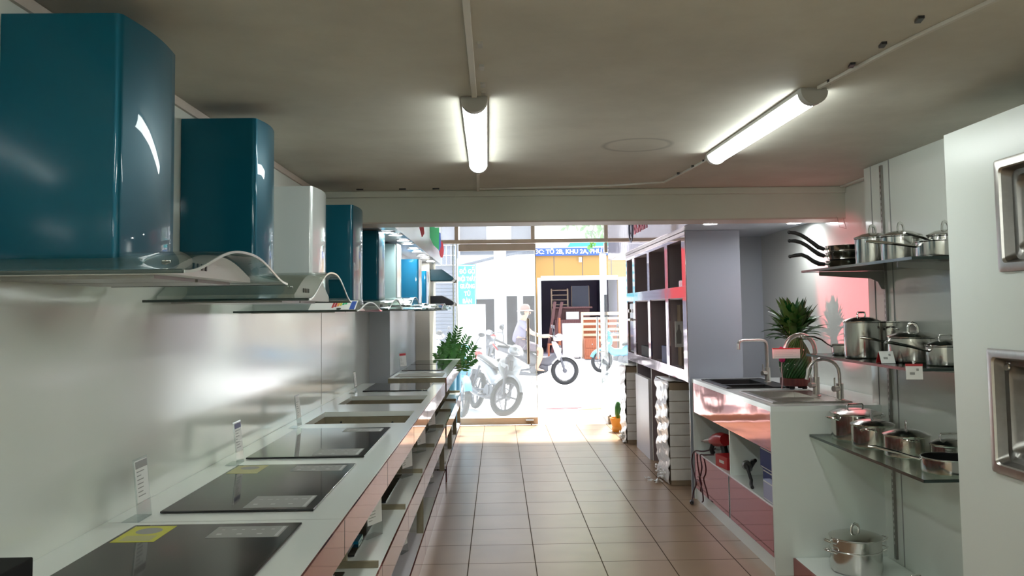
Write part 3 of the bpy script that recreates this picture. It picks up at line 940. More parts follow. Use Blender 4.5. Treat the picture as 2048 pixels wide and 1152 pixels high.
# ================================================================== range hoods
def hood(label, y0, y1, zl, rise, xf, xw, cy0, cy1, cxf, ctop, cm, pw=2.2, body=0.30, buttons=True, slots='black', facem='hoodsteel'):
    t = thing('range_hood', label, 'range hood', (xw, (y0 + y1) / 2, zl))
    yc, hw = (y0 + y1) / 2, (y1 - y0) / 2
    N = 28
    def arch(u):                      # u in -1..1 across the glass
        a = abs(u)
        return rise * (0.5 + 0.5 * math.cos(PI * min(1, a) ** 1.25))
    us = [-1 + 2 * k / N for k in range(N + 1)]
    th = 0.006
    up = [(yc + u * hw, zl + arch(u) + th) for u in us]
    lo = [(yc + u * hw, zl + arch(u)) for u in us]
    g = MB()
    R0 = [(xw + 0.01, *p) for p in up] + [(xw + 0.01, *p) for p in reversed(lo)]
    R1 = [(xf - 0.001, *p) for p in up] + [(xf - 0.001, *p) for p in reversed(lo)]
    g.rings([R0, R1], cap=False)
    g.build('glass_canopy', M['glass'], t, w=True, smooth=60)
    e = MB()
    ro = [(xf - 0.002, *p) for p in up] + [(xf - 0.002, *p) for p in reversed(lo)]
    r1 = [(xf + 0.002, *p) for p in up] + [(xf + 0.002, *p) for p in reversed(lo)]
    e.rings([ro, r1], cap=False)
    n2 = len(up)
    for X in (0, 1):
        base = (xf - 0.002) if X == 0 else (xf + 0.002)
        vs_ = [(base, *p) for p in up] + [(base, *p) for p in lo]
        e.add(vs_, [(i, i + 1, n2 + i + 1, n2 + i) for i in range(n2 - 1)])
    e.build('glass_front_edge', M['edgelight'], t, w=True, smooth=60)
    for yy in (y0, y1):
        box(xw + 0.01, xf, yy - 0.004, yy + 0.004, zl - 0.001, zl + 0.008).build('glass_side_edge', M['edgeglass'], t, w=True, bevel=0.002)
    # steel motor body under the glass, its top following the arch
    bw = min(body, hw * 0.74)
    ub = [(-1 + 2 * k / 16) * bw for k in range(17)]
    top = [(yc + u, zl + arch(u / hw) - 0.003) for u in ub]
    out = [(yc - bw, zl + 0.004), (yc + bw, zl + 0.004)] + list(reversed(top))
    xb = xf - 0.075
    b_ = MB().prism(out, 'x', xw + 0.012, xb).build('body', M[facem], t, w=True)
    MB().box(xw + 0.05, xb - 0.05, yc - bw + 0.03, yc - 0.01, zl - 0.004, zl + 0.004).box(xw + 0.05, xb - 0.05, yc + 0.01, yc + bw - 0.03, zl - 0.004, zl + 0.004).build('grease_filter', M['steel_dark'], t, w=True)
    if buttons:
        for k in range(4):
            yy = yc - 0.17 + 0.028 * k
            box(xb, xb + 0.003, yy, yy + 0.010, zl + rise * 0.30, zl + rise * 0.30 + 0.016).build('button', M[slots], b_, w=True, bevel=0.001)
    for sy in (-1, 1):
        yy = yc + sy * hw * 0.62
        MB().cyl((xf - 0.10, yy, zl + arch(0.62) + th), (xf - 0.10, yy, zl + arch(0.62) + th + 0.0025), 0.010, n=14).build('glass_screw', M['chrome'], t, w=True)
    # chimney
    c = [(xw + 0.002, cy0)] + [(cxf - 0.018 + 0.018 * math.sin(PI / 2 * k / 5), cy0 + 0.018 - 0.018 * math.cos(PI / 2 * k / 5)) for k in range(6)]
    for k in range(1, 8):
        s_ = k / 8
        c.append((cxf + 0.014 * math.sin(PI * s_), cy0 + 0.018 + (cy1 - cy0 - 0.036) * s_))
    c += [(cxf, cy1 - 0.018), (cxf - 0.016, cy1), (xw + 0.002, cy1)]
    zb = zl + 0.012
    MB().prism(c, 'z', zb, ctop).build('chimney', M[cm], t, w=True, smooth=40)
    wn_ = t.children[-1].modifiers.new('weighted_normals', 'WEIGHTED_NORMAL')
    wn_.keep_sharp = True
    wn_.weight = 100
    return t

hood('large teal range hood nearest the camera, wide glass canopy', 1.76, 2.62, 1.597, 0.066, -0.645, XL, 2.03, 2.39, -0.90, 2.24, 'teal')
hood('teal range hood with high-arched glass, second from the camera', 2.85, 3.68, 1.553, 0.105, -0.63, XL, 3.20, 3.47, -0.905, 2.25, 'teal')
hood('silver-white range hood standing between two teal ones', 3.82, 4.64, 1.515, 0.04, -0.63, XL, 4.15, 4.50, -0.90, 2.13, 'silverpaint', buttons=False)
hood('teal range hood right in front of the ceiling beam', 4.90, 5.66, 1.523, 0.06, -0.63, XL, 5.13, 5.52, -0.87, 2.16, 'teal')
hood('dark teal range hood just behind the ceiling beam', 6.12, 6.92, 1.55, 0.065, -0.63, XL, 6.24, 6.60, -0.87, 2.105, 'teal')
hood('pale mint range hood behind the beam, with reflections down its front', 7.02, 7.82, 1.523, 0.055, -0.63, XL, 7.37, 7.72, -0.87, 2.10, 'mint')
hood('bright blue range hood with a short wide chimney on the pale wall', 8.05, 8.85, 1.53, 0.05, -0.53, -1.0, 8.30, 8.62, -0.77, 2.02, 'blue')
hood('narrow blue range hood next to the two slanted hoods', 9.30, 10.1, 1.52, 0.05, -0.55, -1.0, 9.58, 9.86, -0.80, 1.965, 'blue')

# paper energy label leaning on the silver hood's glass
el = thing('energy_label', 'long cardboard energy label lying on the glass of the silver-white hood', 'label', (-0.75, 3.90, 1.541))
Mt = Matrix.Rotation(math.radians(24), 4, 'X')
MB().box(-0.105, 0.105, -0.055, 0.055, 0.0, 0.002).xf(Mt).build('card', M['card'], el)
for k, (cm, ln) in enumerate((('red', 0.07), ('red', 0.062), ('orange', 0.055), ('yellow', 0.048), ('green', 0.04), ('green', 0.034))):
    MB().box(-0.005 + 0.011 * k, 0.004 + 0.011 * k, 0.045 - ln, 0.045, 0.002, 0.0026).xf(Mt).build('rating_bar', M[cm], el)
MB().box(0.078, 0.10, -0.045, 0.045, 0.002, 0.0026).xf(Mt).build('blue_strip', M['signblue'], el)
MB().lathe([(0.0005, 0.0), (0.011, 0.0)], (0.03, -0.038, 0.0026), 12).xf(Mt).build('black_mark', M['black'], el)

def slant_hood(label, z, m_, hgt):
    t = thing('slanted_range_hood', label, 'range hood', (-0.83, 10.78, z))
    prof = [(0.0, 0.0), (0.27, 0.0), (0.285, 0.012), (0.288, 0.03), (0.275, 0.045), (0.145, hgt), (0.0, hgt)]
    MB().prism(prof, 'y', -0.30, 0.30).build('body', M[m_], t, bevel=0.006)
    box(0.02, 0.26, -0.27, 0.27, -0.012, 0.0).build('grease_filter', M['steel_dark'], t)
    box(0.258, 0.300, -0.292, -0.262, -0.012, 0.028).build('front_light', M['card'], t, bevel=0.004)
    box(0.258, 0.300, 0.262, 0.292, -0.012, 0.028).build('front_light', M['card'], t, bevel=0.004)
    return t
slant_hood('slanted dark teal hood, upper of the two on the window pier', 1.885, 'tealhood', 0.14)
slant_hood('slanted black hood, lower of the two on the window pier', 1.585, 'blackhood', 0.115)
so = thing('socket_box', 'cream socket box on the pier between the two slanted hoods', 'socket', (-0.78, 10.345, 1.72))
box(-0.035, 0.035, 0.0, 0.02, -0.09, 0.09).build('plate', M['cream'], so, bevel=0.004)
box(0.0, 0.02, -0.004, 0.001, -0.035, 0.045).build('socket', M['black'], so, bevel=0.003)
so.location = (-0.875, 10.325, 1.74)

# potted plants by the window
def zz_stem(mb, base, tip, bend, nl, ll, stem):
    base, tip = Vector(base), Vector(tip)
    mid = (base + tip) / 2 + Vector(bend)
    pts = [(1 - s_) ** 2 * base + 2 * s_ * (1 - s_) * mid + s_ ** 2 * tip for s_ in [k / 10 for k in range(11)]]
    stem.tube(pts, [0.007 - 0.0005 * k for k in range(11)], 6)
    for k in range(nl):
        s_ = 0.22 + 0.78 * k / (nl - 1)
        p = (1 - s_) ** 2 * base + 2 * s_ * (1 - s_) * mid + s_ ** 2 * tip
        tdir = (2 * (1 - s_) * (mid - base) + 2 * s_ * (tip - mid)).normalized()
        side = tdir.cross(Vector((random.uniform(-.3, .3), -1, random.uniform(-.2, .2)))).normalized()
        for sg in (-1, 1):
            d = (side * sg + tdir * 0.75).normalized()
            n_ = d.cross(tdir).normalized()
            L = 1.18 * ll * (1.15 - 0.5 * s_) * random.uniform(0.85, 1.1)
            wv = tdir.cross(n_).normalized() * L * 0.0 + d.cross(n_).normalized() * L * 0.17
            up = n_ * L * 0.03
            q = [p, p + d * L * 0.3 + wv + up, p + d * L * 0.65 + wv * 0.9, p + d * L, p + d * L * 0.65 - wv * 0.9, p + d * L * 0.3 - wv + up, p + d * L * 0.5 - up * 1.2]
            mb.add(q, [(0, 1, 6), (1, 2, 6), (2, 3, 6), (3, 4, 6), (4, 5, 6), (5, 0, 6)])

def zz_plant(label, x, y, stems, h=0.78, r=0.12):
    t = thing('potted_zz_plant', label, 'plant', (x, y, 0))
    MB().lathe([(0.001, 0), (r * 0.75, 0), (r, h), (r * 0.9, h), (r * 0.86, h - 0.04), (0.001, h - 0.04)], n=24).build('pot', M['bikeblue'], t)
    lf, st = MB(), MB()
    for (bx_, tip, bend, nl, ll) in stems:
        zz_stem(lf, (bx_[0], bx_[1], h - 0.04), tip, bend, nl, ll, st)
    st.build('stems', M['zz'], t)
    f = lf.build('foliage', M['zz'], t)
    f['kind'] = 'stuff'
    return t
zz_plant('potted plant with glossy leaves close to the window pier, dark stems', -0.645, 10.78,
         [((0, 0), (-0.07, -0.02, 1.05), (-0.0, 0, 0.05), 9, 0.10), ((0.02, 0), (0.06, 0, 1.20), (-0.02, 0, 0.05), 13, 0.10), ((0.0, 0.03), (0.14, 0, 1.28), (0.0, 0, 0.05), 12, 0.09),
          ((-.02, .02), (-0.03, 0, 1.10), (0, 0, .04), 10, 0.10), ((0.03, -.02), (0.18, 0, 1.08), (0.04, 0, .03), 10, 0.10), ((0.0, -.03), (-0.12, -0.12, 0.98), (-.0, -.03, .03), 8, 0.09), ((0.05, 0), (0.10, 0.02, 1.02), (0.03, 0, .03), 9, 0.1)])
zz_plant('potted plant with bright leaves reaching over the counter end', -0.565, 11.02,
         [((0, 0), (0.16, 0, 1.17), (-0.03, 0, 0.06), 12, 0.09), ((0.02, 0), (0.24, -0.02, 1.06), (0.03, 0, 0.08), 9, 0.10), ((0, 0.02), (0.02, 0, 1.04), (-0.03, 0, 0.02), 10, 0.10), ((0.02, 0.02), (0.26, -0.05, 0.90), (0.04, 0, 0.08), 8, 0.09)], h=0.72, r=0.085)

# ================================================================== right side: sink counter
sk = thing('sink_display_counter', 'white sink display counter with red gloss front and open bays', 'counter', (1.95, 5.86, 0))
XS = 1.545
S1 = (1.63, 2.00, 5.04, 5.68)
S2 = (1.62, 1.99, 5.98, 6.66)
hole_top(MB(), XS, XR - 0.002, 4.87, 6.85, 0.915, 0.945, [S1, S2]).build('worktop', M['worktop'], sk, w=True)
box(XS, XR - 0.002, 4.87, 4.888, 0.0, 0.915).build('side_panel', M['whiteboard'], sk, w=True)
box(XS, XR - 0.002, 6.832, 6.85, 0.0, 0.915).build('side_panel', M['worktop'], sk, w=True)
box(XS, XS + 0.006, 4.889, 6.831, 0.687, 0.915).build('front_band', M['acrylic'], sk, w=True)
box(XS + 0.01, XS + 0.45, 5.80, 5.816, 0.382, 0.687).build('divider', M['worktop'], sk, w=True)
box(XS + 0.006, XR - 0.01, 4.889, 6.831, 0.366, 0.382).build('bay_shelf', M['worktop'], sk, w=True)
box(XS + 0.45, XS + 0.466, 4.889, 6.831, 0.382, 0.80).build('back_panel', M['greywall'], sk, w=True)
for a, b in ((4.892, 5.800), (5.822, 6.829)):
    d = box(XS, XS + 0.016, a, b, 0.095, 0.372).build('door', M['acrylic'], sk, w=True)
    box(XS - 0.001, XS + 0.006, (b - 0.004) if a < 5 else a, b if a < 5 else (a + 0.004), 0.096, 0.371).build('door_edge', M['worktop'], d, w=True)
box(XS + 0.012, XS + 0.03, 4.889, 6.831, 0.0, 0.093).build('plinth', M['worktop'], sk, w=True)
box(XS - 0.0006, XS + 0.0, 4.93, 4.98, 0.70, 0.702).build('edge_chip', M['black'], sk, w=True)

def sink(label, x0, x1, y0, y1, bowls, m_, z=0.945, deck=None):
    t = thing('inset_sink', label, 'sink', ((x0 + x1) / 2, (y0 + y1) / 2, z))
    rim = MB()
    y = y0
    for bx0, bx1, by0, by1 in bowls:
        rim.box(x0, x1, y, by0, z + 0.001, z + 0.006)
        rim.box(x0, bx0, by0, by1, z + 0.001, z + 0.006)
        rim.box(bx1, x1, by0, by1, z + 0.001, z + 0.006)
        y = by1
    rim.box(x0, x1, y, y1, z + 0.001, z + 0.006)
    rim.build('rim', M[m_], t, w=True)
    lip = MB()
    L = [(x0 + .006, y0 + .006), (x1 - .006, y0 + .006), (x1 - .006, y1 - .006), (x0 + .006, y1 - .006)]
    lip.tube([(*p, z + 0.006) for p in L + L[:1]], 0.004, 6)
    lip.build('rolled_edge', M[m_], t, w=True)
    for bx0, bx1, by0, by1 in bowls:
        d = 0.17
        k = 0.03
        r0 = [(bx0, by0, z + .004), (bx1, by0, z + .004), (bx1, by1, z + .004), (bx0, by1, z + .004)]
        r1 = [(bx0 + .01, by0 + .01, z - d + k), (bx1 - .01, by0 + .01, z - d + k), (bx1 - .01, by1 - .01, z - d + k), (bx0 + .01, by1 - .01, z - d + k)]
        r2 = [(bx0 + k, by0 + k, z - d), (bx1 - k, by0 + k, z - d), (bx1 - k, by1 - k, z - d), (bx0 + k, by1 - k, z - d)]
        bo = MB().rings([r0, r1, r2], cap=False)
        n = len(bo.v)
        bo.f.append((n - 4, n - 3, n - 2, n - 1))
        b = bo.build('bowl', M[m_], t, w=True)
        MB().lathe([(0.0005, 0.002), (0.04, 0.002), (0.042, 0.0)], ((bx0 + bx1) / 2, (by0 + by1) / 2, z - d), 18).build('drain', M['chrome'] if m_ != 'black' else M['steel_dark'], b, w=True)
    return t
sink('stainless double sink set in the near end of the sink counter', 1.60, 2.07, 5.0, 5.70, [(1.65, 1.93, 5.06, 5.24), (1.65, 1.95, 5.28, 5.65)], 'steel_brush')
sink('black double sink set in the far end of the sink counter', 1.585, 2.06, 5.955, 6.70, [(1.635, 1.93, 6.0, 6.2), (1.635, 1.95, 6.25, 6.64)], 'black')

def faucet(label, x, y, z0, pts, lever_side, r=0.0125, col_h=0.12):
    t = thing('kitchen_faucet', label, 'faucet', (x, y, z0))
    MB().lathe([(0.001, 0), (0.028, 0), (0.028, 0.006), (0.021, 0.010), (0.021, col_h), (0.001, col_h)], n=18).build('base', M['steel_brush'], t, smooth=35)
    MB().tube(pts, r, 12).build('spout', M['steel_brush'], t, smooth=60)
    lv = MB().cyl((0, 0, 0.07), (-0.052 * lever_side[0], -0.052 * lever_side[1], 0.07), 0.017)
    lv.cyl((-0.042 * lever_side[0], -0.042 * lever_side[1], 0.07), (-0.042 * lever_side[0], -0.042 * lever_side[1], 0.135), 0.005)
    lv.build('lever', M['steel_brush'], t)
    return t
def arcpts(p0, p1, top, n=12):
    """half circle from p0 up over to p1 (horizontal offset), both at the height top"""
    out = []
    for k in range(n + 1):
        a = PI * k / n
        c = [(p0[i] + p1[i]) / 2 for i in range(2)]
        h = [(p0[i] - p1[i]) / 2 for i in range(2)]
        R = math.hypot(*h)
        out.append((c[0] + h[0] * math.cos(a), c[1] + h[1] * math.cos(a), top + R * math.sin(a)))
    return out
faucet('square-bend steel faucet on the black sink', 2.0, 6.35, 0.951, [(0, 0, 0.1), (0, 0, 0.27), (-0.006, 0, 0.295), (-0.02, -0.005, 0.308), (-0.045, -0.01, 0.315), (-0.20, -0.07, 0.315), (-0.225, -0.08, 0.308), (-0.235, -0.085, 0.29), (-0.236, -0.086, 0.25)], (0.9, 0.4), col_h=0.11)
faucet('tall gooseneck steel faucet at the back of the steel sink', 1.985, 5.34, 0.951, [(0, 0, 0.1), (0, 0, 0.2)] + arcpts((0, 0), (-0.195, -0.02), 0.285) + [(-0.195, -0.02, 0.25)], (0.9, 0.4), 0.014)
faucet('shorter gooseneck faucet at the near corner of the steel sink', 2.03, 5.08, 0.951, [(0, 0, 0.1), (0, 0, 0.15)] + [(-0.19 * (0.5 - 0.5 * math.cos(PI * k / 10)), 0.0, 0.16 + 0.085 * math.sin(PI * k / 10)) for k in range(1, 10)] + [(-0.19, 0, 0.15), (-0.197, 0, 0.125)], (0.9, 0.4), 0.0105, 0.1)
bk = thing('price_booklet', 'white price booklet with red top edge hung on the gooseneck faucet', 'booklet', (1.79, 5.31, 1.19))
box(-0.085, 0.085, -0.016, -0.004, 0.0, 0.058).build('pages', M['card'], bk, bevel=0.002)
box(-0.087, 0.087, -0.018, -0.002, 0.058, 0.064).build('red_spine', M['red'], bk, bevel=0.001)
q = MB()
for k in range(4): q.box(-0.07, 0.06 - 0.02 * (k % 2), -0.0168, -0.0162, 0.012 + 0.011 * k, 0.014 + 0.011 * k)
q.build('printed_lines', M['lightmark'], bk)

# lucky bamboo with a woven cane base on a wooden stand
lb = thing('lucky_bamboo_plant', 'leafy lucky bamboo with a woven cane base on a maroon wooden stand', 'plant', (2.03, 5.83, 0.952))
st = MB().prism([(0.108 * math.cos(PI / 8 + a * PI / 4), 0.108 * math.sin(PI / 8 + a * PI / 4)) for a in range(8)], 'z', 0.022, 0.075)
st.build('stand_tray', M['maroonwood'], lb, bevel=0.008)
for a in range(4):
    an = PI / 4 + a * PI / 2
    MB().lathe([(0.001, 0), (0.015, 0), (0.02, 0.012), (0.014, 0.024), (0.001, 0.024)], (0.06 * math.cos(an), 0.06 * math.sin(an), 0), 10).build('stand_foot', M['black'], lb)
def bulge(z):
    s_ = (z - 0.075) / 0.25
    return 0.045 + 0.055 * math.sin(PI * min(1, max(0, s_ * 0.82 + 0.18))) ** 0.9
cn = MB()
for sg in (1,):
    for k in range(30):
        a0 = 2 * PI * k / 30
        cn.tube([(bulge(0.075 + 0.265 * j / 12) * math.cos(a0 + sg * 1.9 * j / 12), bulge(0.075 + 0.265 * j / 12) * math.sin(a0 + sg * 1.9 * j / 12), 0.075 + 0.265 * j / 12) for j in range(13)], 0.0085, 6)
cn.lathe([(bulge(0.075 + 0.265 * j / 10) - 0.004, 0.075 + 0.265 * j / 10) for j in range(11)], n=24)
cn.build('woven_canes', M['cane'], lb)
bd = MB()
for k in range(16):
    a, z = random.uniform(PI * 0.8, PI * 1.9), random.uniform(0.11, 0.27)
    bd.ball((( bulge(z) + 0.008) * math.cos(a), (bulge(z) + 0.008) * math.sin(a), z), 0.004, 6, 4)
bd.build('white_beads', M['pebble'], lb)['kind'] = 'stuff'
lf = MB()
random.seed(11)
for k in range(170):
    a = 2 * PI * random.random()
    el_ = random.choice((random.uniform(0.75, 1.4), random.uniform(0.2, 1.1)))
    L = random.uniform(0.14, 0.235)
    zb = random.uniform(0.36, 0.46)
    r0 = random.uniform(0.0, 0.06)
    d = Vector((math.cos(a) * math.cos(el_), math.sin(a) * math.cos(el_), math.sin(el_)))
    p = Vector((r0 * math.cos(a), r0 * math.sin(a), zb - 0.06 * (1 - math.sin(el_))))
    sd = d.cross(Vector((0, 0, 1))).normalized()
    n_ = sd.cross(d).normalized()
    wd = random.uniform(0.018, 0.029)
    P = []
    for j in range(6):
        s_ = j / 5
        c = p + d * L * s_ - Vector((0, 0, 1)) * 0.10 * L * s_ * s_ * 3.0 * math.cos(el_)
        hw = wd * (0.25 + 2.2 * s_ * (1 - s_) * 1.3) * (1 if j < 5 else 0.02)
        P += [c - sd * hw + n_ * hw * 0.35, c, c + sd * hw + n_ * hw * 0.35]
    lf.add(P, [(3 * j + i, 3 * j + i + 1, 3 * j + i + 4, 3 * j + i + 3) for j in range(5) for i in range(2)])
for k in range(14):
    a = 2 * PI * k / 14
    lf.tube([(0.038 * math.cos(a), 0.038 * math.sin(a), 0.33), (0.05 * math.cos(a), 0.05 * math.sin(a), 0.43)], 0.006, 6)
o = lf.build('leaves', M['bamboo'], lb); o['kind'] = 'stuff'
bw = MB()
for k in range(9):
    a = 2 * PI * k / 9
    bw.ball((-0.112 + 0.012 * math.cos(a * 2), -0.05 + 0.012 * math.sin(a), 0.235 + 0.035 * math.sin(a + 1)), (0.016, 0.012, 0.02), 8, 5)
b_ = bw.build('ribbon_bow', M['pink'], lb)
MB().tube([(-0.11, -0.055, 0.2), (-0.118, -0.06, 0.14), (-0.115, -0.07, 0.07), (-0.125, -0.075, 0.005)], [0.006, 0.009, 0.007, 0.008], 6, 0.3).build('ribbon_tail', M['palepink'], b_)

# things in the open bays of the sink counter
dr = thing('hammer_drill', 'red and black power drill lying in the far open bay', 'drill', (1.655, 6.52, 0.386))
MB().tube([(-0.02, 0.10, 0.10), (0.0, 0.04, 0.115), (0.02, -0.04, 0.13), (0.03, -0.12, 0.14)], [0.03, 0.05, 0.055, 0.045], 12).build('motor_housing', M['red'], dr)
MB().tube([(0.02, -0.05, 0.12), (0.03, -0.08, 0.06), (0.03, -0.10, 0.02)], [0.03, 0.026, 0.03], 10).build('grip', M['black'], dr)
MB().cyl((-0.02, 0.10, 0.10), (-0.045, 0.19, 0.085), 0.024, 0.018).cyl((-0.045, 0.19, 0.085), (-0.06, 0.26, 0.075), 0.006).build('chuck', M['steel_dark'], dr)
MB().tube([(-0.02, 0.05, 0.09), (-0.035, 0.06, 0.04), (-0.02, 0.07, 0.012)], [0.018, 0.016, 0.02], 8).build('side_handle', M['black'], dr)
gr = thing('red_grinder', 'red and black power tool lying behind the drill', 'power tool', (1.84, 6.18, 0.382))
MB().tube([(-0.04, 0.12, 0.06), (0.0, 0.03, 0.07), (0.02, -0.08, 0.075)], [0.04, 0.05, 0.042], 12).build('motor_housing', M['red'], gr)
MB().lathe([(0.001, 0.0), (0.05, 0.0), (0.055, 0.012), (0.03, 0.02), (0.001, 0.02)], (-0.03, 0.15, 0.012), 18).build('disc_guard', M['black'], gr)
MB().tube([(0.02, -0.08, 0.075), (0.03, -0.17, 0.05)], [0.03, 0.02], 10).build('grip', M['black'], gr)
rb = thing('red_tool_box', 'small red carton with white print next to the divider', 'box', (1.61, 6.07, 0.3825), 0.15)
box(-0.05, 0.05, -0.10, 0.10, 0.0, 0.085).build('carton', M['red'], rb, bevel=0.003)
box(-0.052, -0.0505, -0.05, 0.03, 0.035, 0.055).build('white_print', M['card'], rb)
def drape(pts): return [tuple(p) for p in pts]
cb = thing('power_cable', 'dark power cable looping down the far red door to the floor', 'cable', (1.53, 6.7, 0))
MB().cord([(1.66, 6.60, 0.43), (1.58, 6.66, 0.40), (1.535, 6.72, 0.395), (1.528, 6.80, 0.36), (1.522, 6.82, 0.28), (1.526, 6.74, 0.19), (1.524, 6.70, 0.14), (1.518, 6.76, 0.08), (1.505, 6.75, 0.03), (1.49, 6.70, 0.015)], 0.0055).build('cord', M['cable'], cb, w=True)
MB().cord([(1.62, 6.50, 0.40), (1.56, 6.55, 0.392), (1.535, 6.58, 0.384), (1.530, 6.52, 0.31), (1.527, 6.545, 0.25), (1.529, 6.60, 0.20), (1.528, 6.52, 0.13), (1.525, 6.48, 0.07), (1.526, 6.52, 0.045)], 0.0055).build('cord', M['cable'], cb, w=True)
MB().tube([(1.49, 6.70, 0.015), (1.478, 6.66, 0.018), (1.468, 6.62, 0.018)], [0.012, 0.017, 0.014], 10).cyl((1.468, 6.62, 0.018), (1.462, 6.59, 0.018), 0.003, n=6).build('plug', M['black'], cb, w=True)
gun = thing('black_spray_nozzle', 'black hand spray nozzle with hose lying before the blue cartons', 'nozzle', (1.61, 5.58, 0.382))
MB().tube([(0.06, 0.16, 0.05), (0.03, 0.10, 0.075), (0.0, 0.03, 0.10), (-0.01, -0.02, 0.105)], [0.016, 0.028, 0.032, 0.024], 10).build('nozzle_body', M['black'], gun)
MB().tube([(0.03, 0.06, 0.08), (0.05, 0.05, 0.12), (0.06, 0.03, 0.13)], [0.016, 0.018, 0.012], 8).build('trigger', M['black'], gun)
MB().tube([(-0.01, -0.02, 0.105), (-0.02, -0.08, 0.08), (-0.01, -0.10, 0.03), (-0.03, -0.16, 0.012), (-0.045, -0.24, 0.012)], 0.011, 8).build('hose', M['rubber'], gun)
def carton(label, x0, x1, y0, y1, z0, z1, m_, band=None):
    t = thing('carton', label, 'box', ((x0 + x1) / 2, (y0 + y1) / 2, z0))
    w_, d_, h = (x1 - x0) / 2, (y1 - y0) / 2, z1 - z0
    box(-w_, w_, -d_, d_, 0, h).build('box', M[m_], t, bevel=0.002)
    if band:
        box(-w_ - 0.0008, -w_, -d_ * 0.93, d_ * 0.93, h * 0.90, h * 0.95).box(-w_ - 0.0008, -w_, -d_ * 0.93, d_ * 0.93, h * 0.05, h * 0.09).build('printed_line', M[band], t)
    return t
carton('navy carton with pale edging, upper of the two stacked in the near bay', 1.60, 1.90, 4.905, 5.28, 0.532, 0.66, 'bluebox', 'lightmark')
carton('navy carton with pale edging, lower of the two stacked in the near bay', 1.605, 1.90, 4.90, 5.25, 0.383, 0.531, 'bluebox', 'lightmark')
carton('pale lilac carton standing in front of the navy cartons', 1.553, 1.596, 4.90, 5.08, 0.383, 0.50, 'palebluebox', 'card')

# ================================================================== pot shelves
def shelf(label, z, y0, y1, m_, th=0.012, x0=1.76):
    t = thing('glass_wall_shelf', label, 'shelf', (1.97, (y0 + y1) / 2, z - th))
    box(x0, 2.176, y0, y1, z - th, z).build('glass_plate', M[m_], t, w=True)
    box(x0 - 0.002, x0 + 0.001, y0, y1, z - th - 0.0005, z + 0.0005).box(x0, 2.176, y0 - 0.002, y0 + 0.001, z - th - 0.0005, z + 0.0005).box(x0, 2.176, y1 - 0.001, y1 + 0.002, z - th - 0.0005, z + 0.0005).build('ground_edge', M['edgeglass'], t, w=True)
    return t
shelf('smoked glass wall shelf above eye level, topmost of three', 1.717, 3.58, 4.90, 'smokeglass')
shelf('glass wall shelf between the two others, level with the faucets', 1.241, 3.62, 4.87, 'smokeglass')
shelf('clear green glass wall shelf, lowest of three', 0.786, 3.56, 4.86, 'shelfglass')
for i, y in enumerate((4.74, 3.80)):
    for z, nm in ((1.704, 'topmost'), (1.228, 'middle'), (0.773, 'lowest')):
        if z < 1: continue
        pr = [(2.176, z), (1.80, z), (1.80, z - 0.022), (2.09, z - 0.042), (2.13, z - 0.06), (2.15, z - 0.10), (2.176, z - 0.105)] if z > 1.5 else [(2.176, z), (1.95, z), (1.95, z - 0.015), (2.14, z - 0.03), (2.176, z - 0.06)]
        o = MB().prism(pr, 'y', y - 0.003, y + 0.003).build('shelf_bracket', M['steel_dark'])
        tag(o, 'grey steel bracket under the %s glass shelf, %s one' % (nm, ('farther', 'nearer')[i]), 'bracket')
    r_ = MB().box(2.166, 2.179, y - 0.011, y + 0.011, 0.12, 2.30)
    rail = r_.build('slotted_rail', M['steel_dark'])
    sl = MB()
    z = 0.2
    while z < 2.28:
        sl.box(2.1655, 2.167, y - 0.003, y + 0.003, z, z + 0.016)
        z += 0.032
    sl.build('rail_slots', M['card'], rail)
    tag(rail, 'slotted steel wall rail behind the glass shelves, %s one' % ('farther', 'nearer')[i], 'rail')
bp_ = thing('display_plinth', 'low white display plinth with red front on the floor under the shelves', 'plinth', (1.91, 3.9, 0))
box(1.655, 2.176, 3.365, 4.865, 0.0, 0.10).build('top_board', M['worktop'], bp_, w=True, bevel=0.002)
box(1.645, 1.655, 3.365, 4.865, 0.0, 0.099).build('red_front', M['acrylic'], bp_, w=True)

